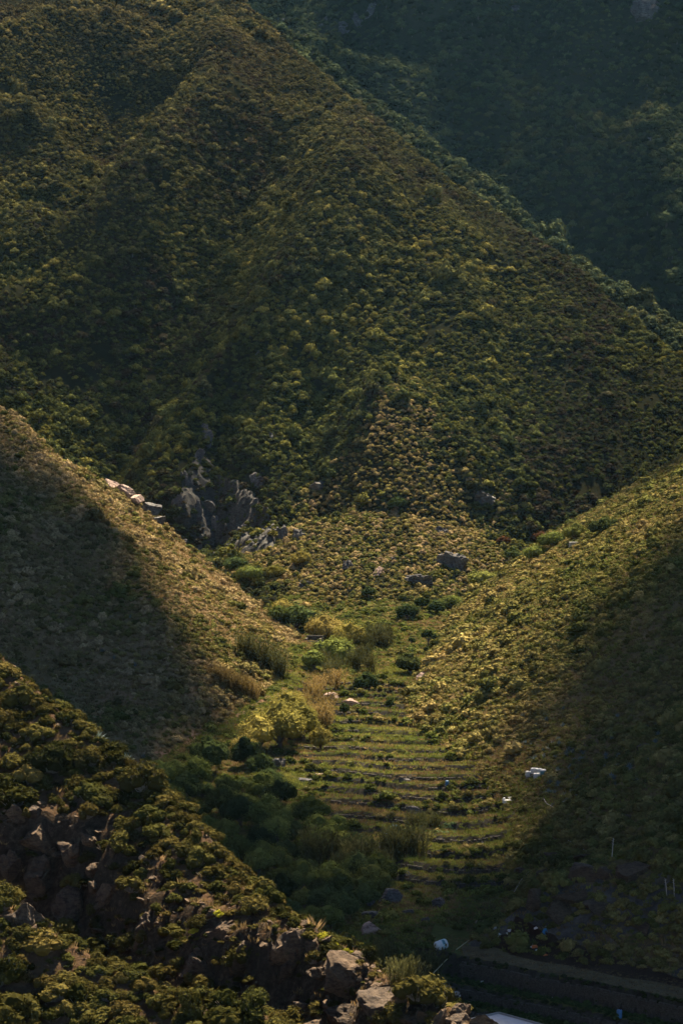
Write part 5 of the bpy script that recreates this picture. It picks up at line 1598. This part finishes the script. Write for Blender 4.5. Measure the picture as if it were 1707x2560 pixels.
# soil loops ploughed dark
def soil_ring(name, u, v, a, b, label):
    p = spot(u, v); V, F = [], []
    N = 40
    for k in range(N):
        w = 2 * math.pi * k / N
        for q in (.55, .85, 1.15):
            x, y = p.x + math.cos(w) * a * q - math.sin(w) * b * q * .6, p.y + math.sin(w) * b * q - .35 * math.cos(w) * a * q
            V.append((x, y, float(H_floor(np.array([x]), np.array([y]))[0]) + (.14 if q == .85 else .02) + .03 * math.sin(k * 5)))
    for k in range(N):
        for q in range(2): F.append((k * 3 + q, k * 3 + q + 1, ((k + 1) % N) * 3 + q + 1, ((k + 1) % N) * 3 + q))
    tag(link(name, mesh_from(name, V, F, M['darksoil'], True)), label, kind='structure')
M['darksoil'] = soil('fresh_dark_soil', [(0, (.022, .014, .01)), (1, (.055, .035, .024))], 2.0, 6)
soil_ring('turning_loop', 1372, 2216, 2.0, 1.7, 'dark oval of freshly turned soil on the flat field')
soil_ring('turning_loop', 1165, 2186, 1.4, 1.1, 'dark loop of turned soil at the left of the field')
V, F = [], []
xs_ = np.arange(19, 44, .7)
for x in xs_:
    q0, q1 = 232.2 + .5 * math.sin(x * .7), 236.2
    for q in (q0, (q0 + q1) / 2, q1):
        y = q * 1.41421 - x; V.append((x, y, float(ground(np.array([x]), np.array([y]))[0]) + .05))
for i in range(len(xs_) - 1):
    for q in range(2): F.append((i * 3 + q, i * 3 + q + 1, i * 3 + 4 + q, i * 3 + 3 + q))
tag(link('ploughed_strip', mesh_from('ploughed_strip', V, F, M['darksoil'], True)), 'freshly ploughed dark strip along the back of the field', kind='structure')
V, F = [], []
xs_ = np.arange(15.5, 60, .8)
for x in xs_:
    q0, q1 = 227.85, 232.3 + .5 * math.sin(x * .7)
    for k in range(4):
        q = q0 + (q1 - q0) * k / 3
        y = q * 1.41421 - x; V.append((x, y, float(ground(np.array([x]), np.array([y]))[0]) + .04))
for i in range(len(xs_) - 1):
    for q in range(3): F.append((i * 4 + q, i * 4 + q + 1, i * 4 + 5 + q, i * 4 + 4 + q))
tag(link('field', mesh_from('field', V, F, M['field'], True)), 'flat stubble field on the lower terrace', kind='structure')
# person bent over in blue
p = spot(1247, 2150)
def skin_body(name, joints, edges, mat, parent, sub=1):
    me = bpy.data.meshes.new(name)
    me.from_pydata([j[:3] for j in joints], edges, [])
    o = link(name, me, parent)
    o.modifiers.new('skin', 'SKIN'); o.modifiers.new('sub', 'SUBSURF').levels = sub
    o.modifiers['sub'].render_levels = sub
    for sv, j in zip(me.skin_vertices[0].data, joints): sv.radius = (j[3], j[3] if len(j) < 5 else j[4])
    me.skin_vertices[0].data[0].use_root = True
    me.materials.append(mat)
    return o
root = empty('person', p, .6); tag(root, 'person in blue work clothes and a white hat bending over the terrace', 'person')
J = [(0, 0, .62, .15, .17), (.14, 0, .82, .15, .18), (.32, 0, .96, .13, .17), (.42, 0, 1.02, .055), (.50, 0, 1.06, .09),       # pelvis, chest, shoulders, neck, head base
     (-.02, .11, .58, .1), (.16, .14, .34, .075), (0, .15, .05, .05), (.13, .15, .03, .045),
     (-.02, -.11, .58, .1), (.18, -.14, .36, .075), (.02, -.15, .05, .05), (.15, -.15, .03, .045),
     (.34, .2, .94, .06), (.40, .22, .68, .045), (.52, .16, .48, .035), (.34, -.2, .94, .06), (.42, -.22, .68, .045), (.54, -.14, .48, .035)]
E = [(0, 1), (1, 2), (2, 3), (3, 4), (0, 5), (5, 6), (6, 7), (7, 8), (0, 9), (9, 10), (10, 11), (11, 12), (2, 13), (13, 14), (14, 15), (2, 16), (16, 17), (17, 18)]
skin_body('body', J, E, M['cloth_blue'], root)
v_, f_ = ICO2
me = mesh_from('head', v_ * np.array((.10, .085, .12)) , f_, M['skin'], True); link('head', me, root, (.55, 0, 1.08))
for s_ in (-1, 1):
    hp = Vector((.53, s_ * .145, .45))
    Jh = [(0, 0, 0, .035, .02), (.02, 0, -.06, .036, .018)]; Eh = [(0, 1)]
    for q in range(4):
        i = len(Jh); y = -.027 + .018 * q
        Jh += [(.03, y, -.085, .010), (.055, y, -.12, .008)]; Eh += [(1, i), (i, i + 1)]
    i = len(Jh); Jh += [(.03, -.045 * s_, -.03, .011), (.06, -.05 * s_, -.06, .009)]; Eh += [(0, i), (i, i + 1)]
    h_o = skin_body('hand', Jh, Eh, M['skin'], root); h_o.location = hp
mb = MB(); mb.lathe([(.24, .0), (.23, .02), (.12, .03), (.115, .1), (.08, .14), (0, .15)], 16, Matrix.Rotation(.55, 4, 'Y')); mb.build('hat', M['white'], root, (.58, 0, 1.14), True)
# scraps of white
def sack(u, v, s, label, seed, mat='white'):
    p = spot(u, v)
    o = link('sack', rock_mesh('sack', seed, M[mat], (s * .5, s * .35, s * .4), 5, ICO2, .2), None, p + Vector((0, 0, s * .25)))
    tag(o, label, 'sack')
sack(1144, 2150, .7, 'white sack left on the narrow terrace above the field', 41)
sack(1169, 2137, .5, 'small white sack behind the narrow terrace above the field', 42)
sack(1163, 2144, .35, 'tiny white sack between two larger ones above the field', 43)
sack(1136, 2133, .6, 'pinkish grey sack by the dark hole above the field', 44, 'concrete')
sack(1107, 2232, .5, 'white sack on the wall left of the dark field bank', 45)
sack(1230, 2133, .5, 'thin white sack on a green stake left of the bending person', 46)
p = spot(1270, 2264); root = empty('plank', p, .5); tag(root, 'white plank lying on the dark crop terrace', 'plank')
mb = MB(); mb.box((0, 0, .09), (1.1, .14, .05)); mb.build('board', M['white'], root)
mb = MB(); mb.box((-.4, 0, .03), (.1, .2, .06)); mb.box((.4, 0, .03), (.1, .2, .06)); mb.build('batten', M['pallet'], root)
# farm clutter behind the near ridge
def shed(u, v, Yd):
    p = P(u, v, Yd); root = empty('lean_to', p, -.1); tag(root, 'dark lean-to with a faded red roof sheet behind the ridge rocks', 'shed')
    mb = MB()
    for x in (-.8, .8):
        for y in (-.5, .5): mb.box((x, y, .55), (.08, .08, 1.5))
    mb.build('post', M['pallet'], root)
    mb = MB(); mb.box((0, .55, .55), (1.75, .06, 1.4)); mb.build('back_wall', M['dark'], root)
    mb = MB()
    for k in range(9): mb.box((-.8 + k * .2, 0, 1.33 + .02 * (k % 2)), (.2, 1.3, .03), (-.16, 0, 0))
    mb.build('roof_sheet', M['red'], root)
shed(993, 2296, 292)
p = P(1004, 2270, 293.5); root = empty('tarpaulin', p); tag(root, 'ochre tarpaulin heap behind the red roof sheet', 'tarpaulin')
o = link('cloth', rock_mesh('cloth', 51, M['rust'], (.62, .5, .34), 4, ICO3, .3), root)
p = P(1000, 2292, 289.5); root = empty('bench', p, .05); tag(root, 'grey metal bench in front of the lean-to', 'bench')
mb = MB(); mb.box((0, 0, .45), (1.0, .4, .06)); mb.build('seat', M['greymetal'], root)
for x in (-.42, .42):
    mb = MB(); mb.box((x, 0, .2), (.06, .36, .44)); mb.build('leg', M['greymetal'], root)
p = P(1027, 2294, 289); root = empty('bucket', p); tag(root, 'red bucket beside the barrow in the farm clutter', 'bucket')
mb = MB(); mb.lathe([(0, 0), (.15, 0), (.2, .32), (.215, .33), (.2, .33)], 16); mb.build('bucket_body', M['red'], root, None, True)
mb = MB(); mb.tube([(.2 * math.cos(a), 0, .32 + .2 * math.sin(a)) for a in np.linspace(0, math.pi, 9)], .012, 5); mb.build('handle', M['greymetal'], root)
p = P(1042, 2292, 289); root = empty('wheelbarrow', p, .4); tag(root, 'dark wheelbarrow with bent handles right of the red bucket', 'wheelbarrow')
mb = MB(); mb.add([(-.35, -.3, .35), (.45, -.25, .35), (.45, .25, .35), (-.35, .3, .35), (-.5, -.4, .68), (.65, -.35, .68), (.65, .35, .68), (-.5, .4, .68)], [(0, 3, 2, 1), (0, 1, 5, 4), (1, 2, 6, 5), (2, 3, 7, 6), (3, 0, 4, 7)]); mb.build('tray', M['greymetal'], root)
mb = MB()
for y in (-.2, .2): mb.tube([(.75, y * .3, .2), (-.2, y, .34), (-.85, y * 1.3, .42)], .022, 6); mb.tube([(-.3, y, .33), (-.35, y * 1.1, .0)], .02, 5)
mb.build('frame', M['dark'], root)
wheel('wheel', root, (.75, 0, .2), .2, .09)
# pale flat roofed building at the bottom edge
c0 = P(1090, 2341, 283); c1 = P(1200, 2348, 277); c2 = P(1103, 2331, 287.5)
ex = (c1 - c0); ex[2] = 0; ln = np.linalg.norm(ex); ang = math.atan2(ex[1], ex[0])
root = empty('farm_building', Vector((c0[0], c0[1], c0[2])), ang); tag(root, 'low farm building with a pale flat roof at the bottom edge', 'building')
mb = MB(); mb.box((3.6, 1.2, -.12), (7.4, 5.6, .16)); mb.build('roof', M['roof'], root)
mb = MB()
for y in (-1.63, 4.03): mb.box((3.6, y, .02), (7.5, .14, .3))
for x in (-.17, 7.37): mb.box((x, 1.2, .02), (.14, 5.5, .3))
mb.build('parapet', M['concrete'], root)
mb = MB(); mb.box((3.6, 1.2, -1.9), (7.2, 5.4, 3.4)); mb.build('wall', M['concrete'], root)
mb = MB()
for x in (1.6, 5.2): mb.box((x, -1.52, -1.5), (1.0, .06, 1.1))
mb.build('window', M['dark'], root)
mb = MB(); mb.box((3.4, -1.53, -2.3), (.95, .08, 2.1)); mb.build('door', M['pallet'], root)
# concrete trough at the creek
p = spot(1324, 1256); d_ = p.y / F_PX
root = empty('cistern', p, .12); tag(root, 'long low concrete cistern at the upper creek', 'cistern')
mb = MB(); Lc = 34 * d_
for y in (-1.0, 1.0): mb.box((0, y, .5), (Lc, .2, 1.3))
for x in (-Lc / 2 + .1, Lc / 2 - .1): mb.box((x, 0, .5), (.2, 1.8, 1.3))
mb.build('tank_wall', M['concrete'], root)
mb = MB(); mb.box((0, 0, .2), (Lc - .42, 1.78, .5)); mb.build('water', M['dark'], root)
mb = MB(); mb.box((0, -1.02, 1.19), (Lc + .1, .34, .08)); mb.build('coping', M['greymetal'], root)
# stone enclosure at the tip of the left spur
p = spot(720, 1476); root = empty('stone_pen', p, -.15); tag(root, 'small roofless stone pen by the footpath at the spur tip', 'stone pen')
def stone_box(name, L_, W_, H_, parent, loc, rz, seed):
    r = np.random.default_rng(seed); mb = MB()
    for c in range(int(H_ / .25)):
        d = -L_ / 2
        while d < L_ / 2:
            l = r.uniform(.3, .42); mb.box((d + l / 2, r.normal() * .02, c * .25 + .12), (l * .95, W_, .24), (0, 0, r.normal() * .05), .93); d += l
    o = mb.build(name, M['wallstone'], parent, loc); o.rotation_euler = (0, 0, rz); return o
stone_box('front_wall', 3.6, .4, .6, root, (0, -1.3, 0), 0, 1)
stone_box('back_wall', 3.6, .4, 1.5, root, (0, 1.3, 0), 0, 2)
stone_box('side_wall', 2.2, .4, 1.2, root, (-1.6, 0, 0), R(90), 3)
stone_box('side_wall', 2.2, .4, 1.2, root, (1.6, 0, 0), R(90), 4)
# stone wall at the lower edge of the wood
q = [spot(u, v) for u, v in ((385, 1812), (420, 1822), (455, 1832), (490, 1838))]
WZ = np.array([a.z for a in q]) - .1
wall_along('stone_wall', [(a.x, a.y) for a in q], 1.5, .6, 'pale topped stone wall at the edge of the dark wood behind the near hill', None, 90)

# ================================================================== unseen clouds above, set and shaped to shade parts of the valley
CLM, nt, out = nodes_of('cloud_vapour')
tr = nt.nodes.new("ShaderNodeBsdfTransparent")
df = nt.nodes.new("ShaderNodeBsdfDiffuse"); df.inputs[0].default_value = (.55, .56, .6, 1)
tl = nt.nodes.new("ShaderNodeBsdfTranslucent"); tl.inputs[0].default_value = (.22, .22, .24, 1)
m1 = nt.nodes.new("ShaderNodeMixShader"); m1.inputs[0].default_value = .5
nt.links.new(df.outputs[0], m1.inputs[1]); nt.links.new(tl.outputs[0], m1.inputs[2])
m2 = nt.nodes.new("ShaderNodeMixShader"); m2.inputs[0].default_value = .8
nt.links.new(tr.outputs[0], m2.inputs[1]); nt.links.new(m1.outputs[0], m2.inputs[2]); nt.links.new(m2.outputs[0], out.inputs[0])
ZC = 1900.0
def edge_dist(x, y, poly):
    return abs(float(line_dist(np.array(x), np.array(y), list(poly) + [poly[0]])))
def cloud(poly, zt_, label, step=11, rad=(8.5, 13), seed=0, fill=1.0, soft=26):
    """a ragged flat cumulus of many billows, loose towards its rim; it stands where the sun throws its shade on the given ground"""
    r = np.random.default_rng(seed)
    poly = [(float(a), float(b)) for a, b in poly]
    xs = [a for a, b in poly]; ys = [b for a, b in poly]
    V, F = [], []
    v, f = ICO2
    for x in np.arange(min(xs) - 2 * step, max(xs) + 2 * step, step):
        for y in np.arange(min(ys) - 2 * step, max(ys) + 2 * step, step):
            px, py = x + r.uniform(-.5, .5) * step, y + r.uniform(-.5, .5) * step
            d = edge_dist(px, py, poly)
            if not inpoly(np.array(px), np.array(py), poly): d = -d
            rag = (11 if d < 30 else 0) * float(fbm(np.array(px), np.array(py), 45, 3, seed + 7))
            pr = (fill(px, py) if callable(fill) else fill) * float(np.clip((d + rag + 6) / soft, 0, 1))
            if r.uniform() > pr: continue
            k = (ZC - float(gtab(np.array(px), np.array(py)) if -470 < px < 550 and py < 1940 else zt_)) / SUN_DIR.z
            c = np.array((px + SUN_DIR.x * k, py + SUN_DIR.y * k, ZC + r.uniform(-6, 6)))
            rr = r.uniform(*rad) * (.5 + .5 * min(1, pr))
            w = v * (1 + .22 * fbm(v[:, 0] * 2 + px, v[:, 1] * 2 + v[:, 2] + py, 1, 2, 3))[:, None] * (rr, rr, rr * .55) + c
            n = len(V); V += [tuple(q) for q in w]; F += [tuple(i + n for i in q) for q in f]
    o = link('cloud', mesh_from('cloud', V, F, CLM, True))
    return tag(o, label, kind='stuff')
rib = [(a[0] - 9 + .07 * (600 - a[1]), a[1] - 1) for a in LRIB]
cloud([(-90, 285), (-75, 412), (-30, 412), (-24, 402), (-10, 400), (17, 406), (33, 432), (48, 474), (74, 522), (125, 575), (220, 620), (220, 190), (95, 208), (60, 222), (25, 238), (4, 250), (-40, 276)], -68, 'broken cumulus shading the lower valley', seed=1, soft=40, fill=lambda x, y: 1 - .5 * float(np.clip(1 - abs(x - 12) / 26, 0, 1)) * float(np.clip((y - 325) / 25, 0, 1)))
cloud([rib[0], rib[1], rib[2], rib[3], rib[4], rib[5], (-24, 432), (-36, 372), (-220, 380), (-220, 660)], -35, 'broken cumulus shading the left spur', seed=2, soft=8, step=9)
cloud([(-95, 705), (-18, 725), (-4, 790), (-22, 880), (-120, 880)], 20, 'thin cloud shreds added to dim the mountain face', 16, (8, 12), 4, .5)  # unseen cloud added only to darken the left of the face
cloud([(40, 1130), (190, 930), (480, 900), (480, 1700), (-250, 1700), (-120, 1250)], 130, 'wide cumulus shading the far mountainside', 30, (18, 32), 3, .42)
cloud([(64, 600), (150, 585), (190, 740), (78, 730)], -30, 'thin cloud shreds added to dim the right slope', 12, (7, 11), 5, .9)  # unseen cloud added only to dim the upper slope

# ================================================================== haze
mb = MB(); mb.box((0, 860, 230.5), (2500, 2500, 655))
hz = mb.build('haze', None)
hz.data.materials.clear()
HM = bpy.data.materials.new('haze'); HM.use_nodes = True
nt = HM.node_tree; nt.nodes.clear()
out = nt.nodes.new("ShaderNodeOutputMaterial")
pv = nt.nodes.new("ShaderNodeVolumePrincipled")
pv.inputs['Color'].default_value = (.30, .66, 1.0, 1)
pv.inputs['Density'].default_value = .0000108
pv.inputs['Anisotropy'].default_value = .2
nt.links.new(pv.outputs[0], out.inputs['Volume'])
hz.data.materials.append(HM)
tag(hz, 'thin blue haze filling the valley', kind='stuff')
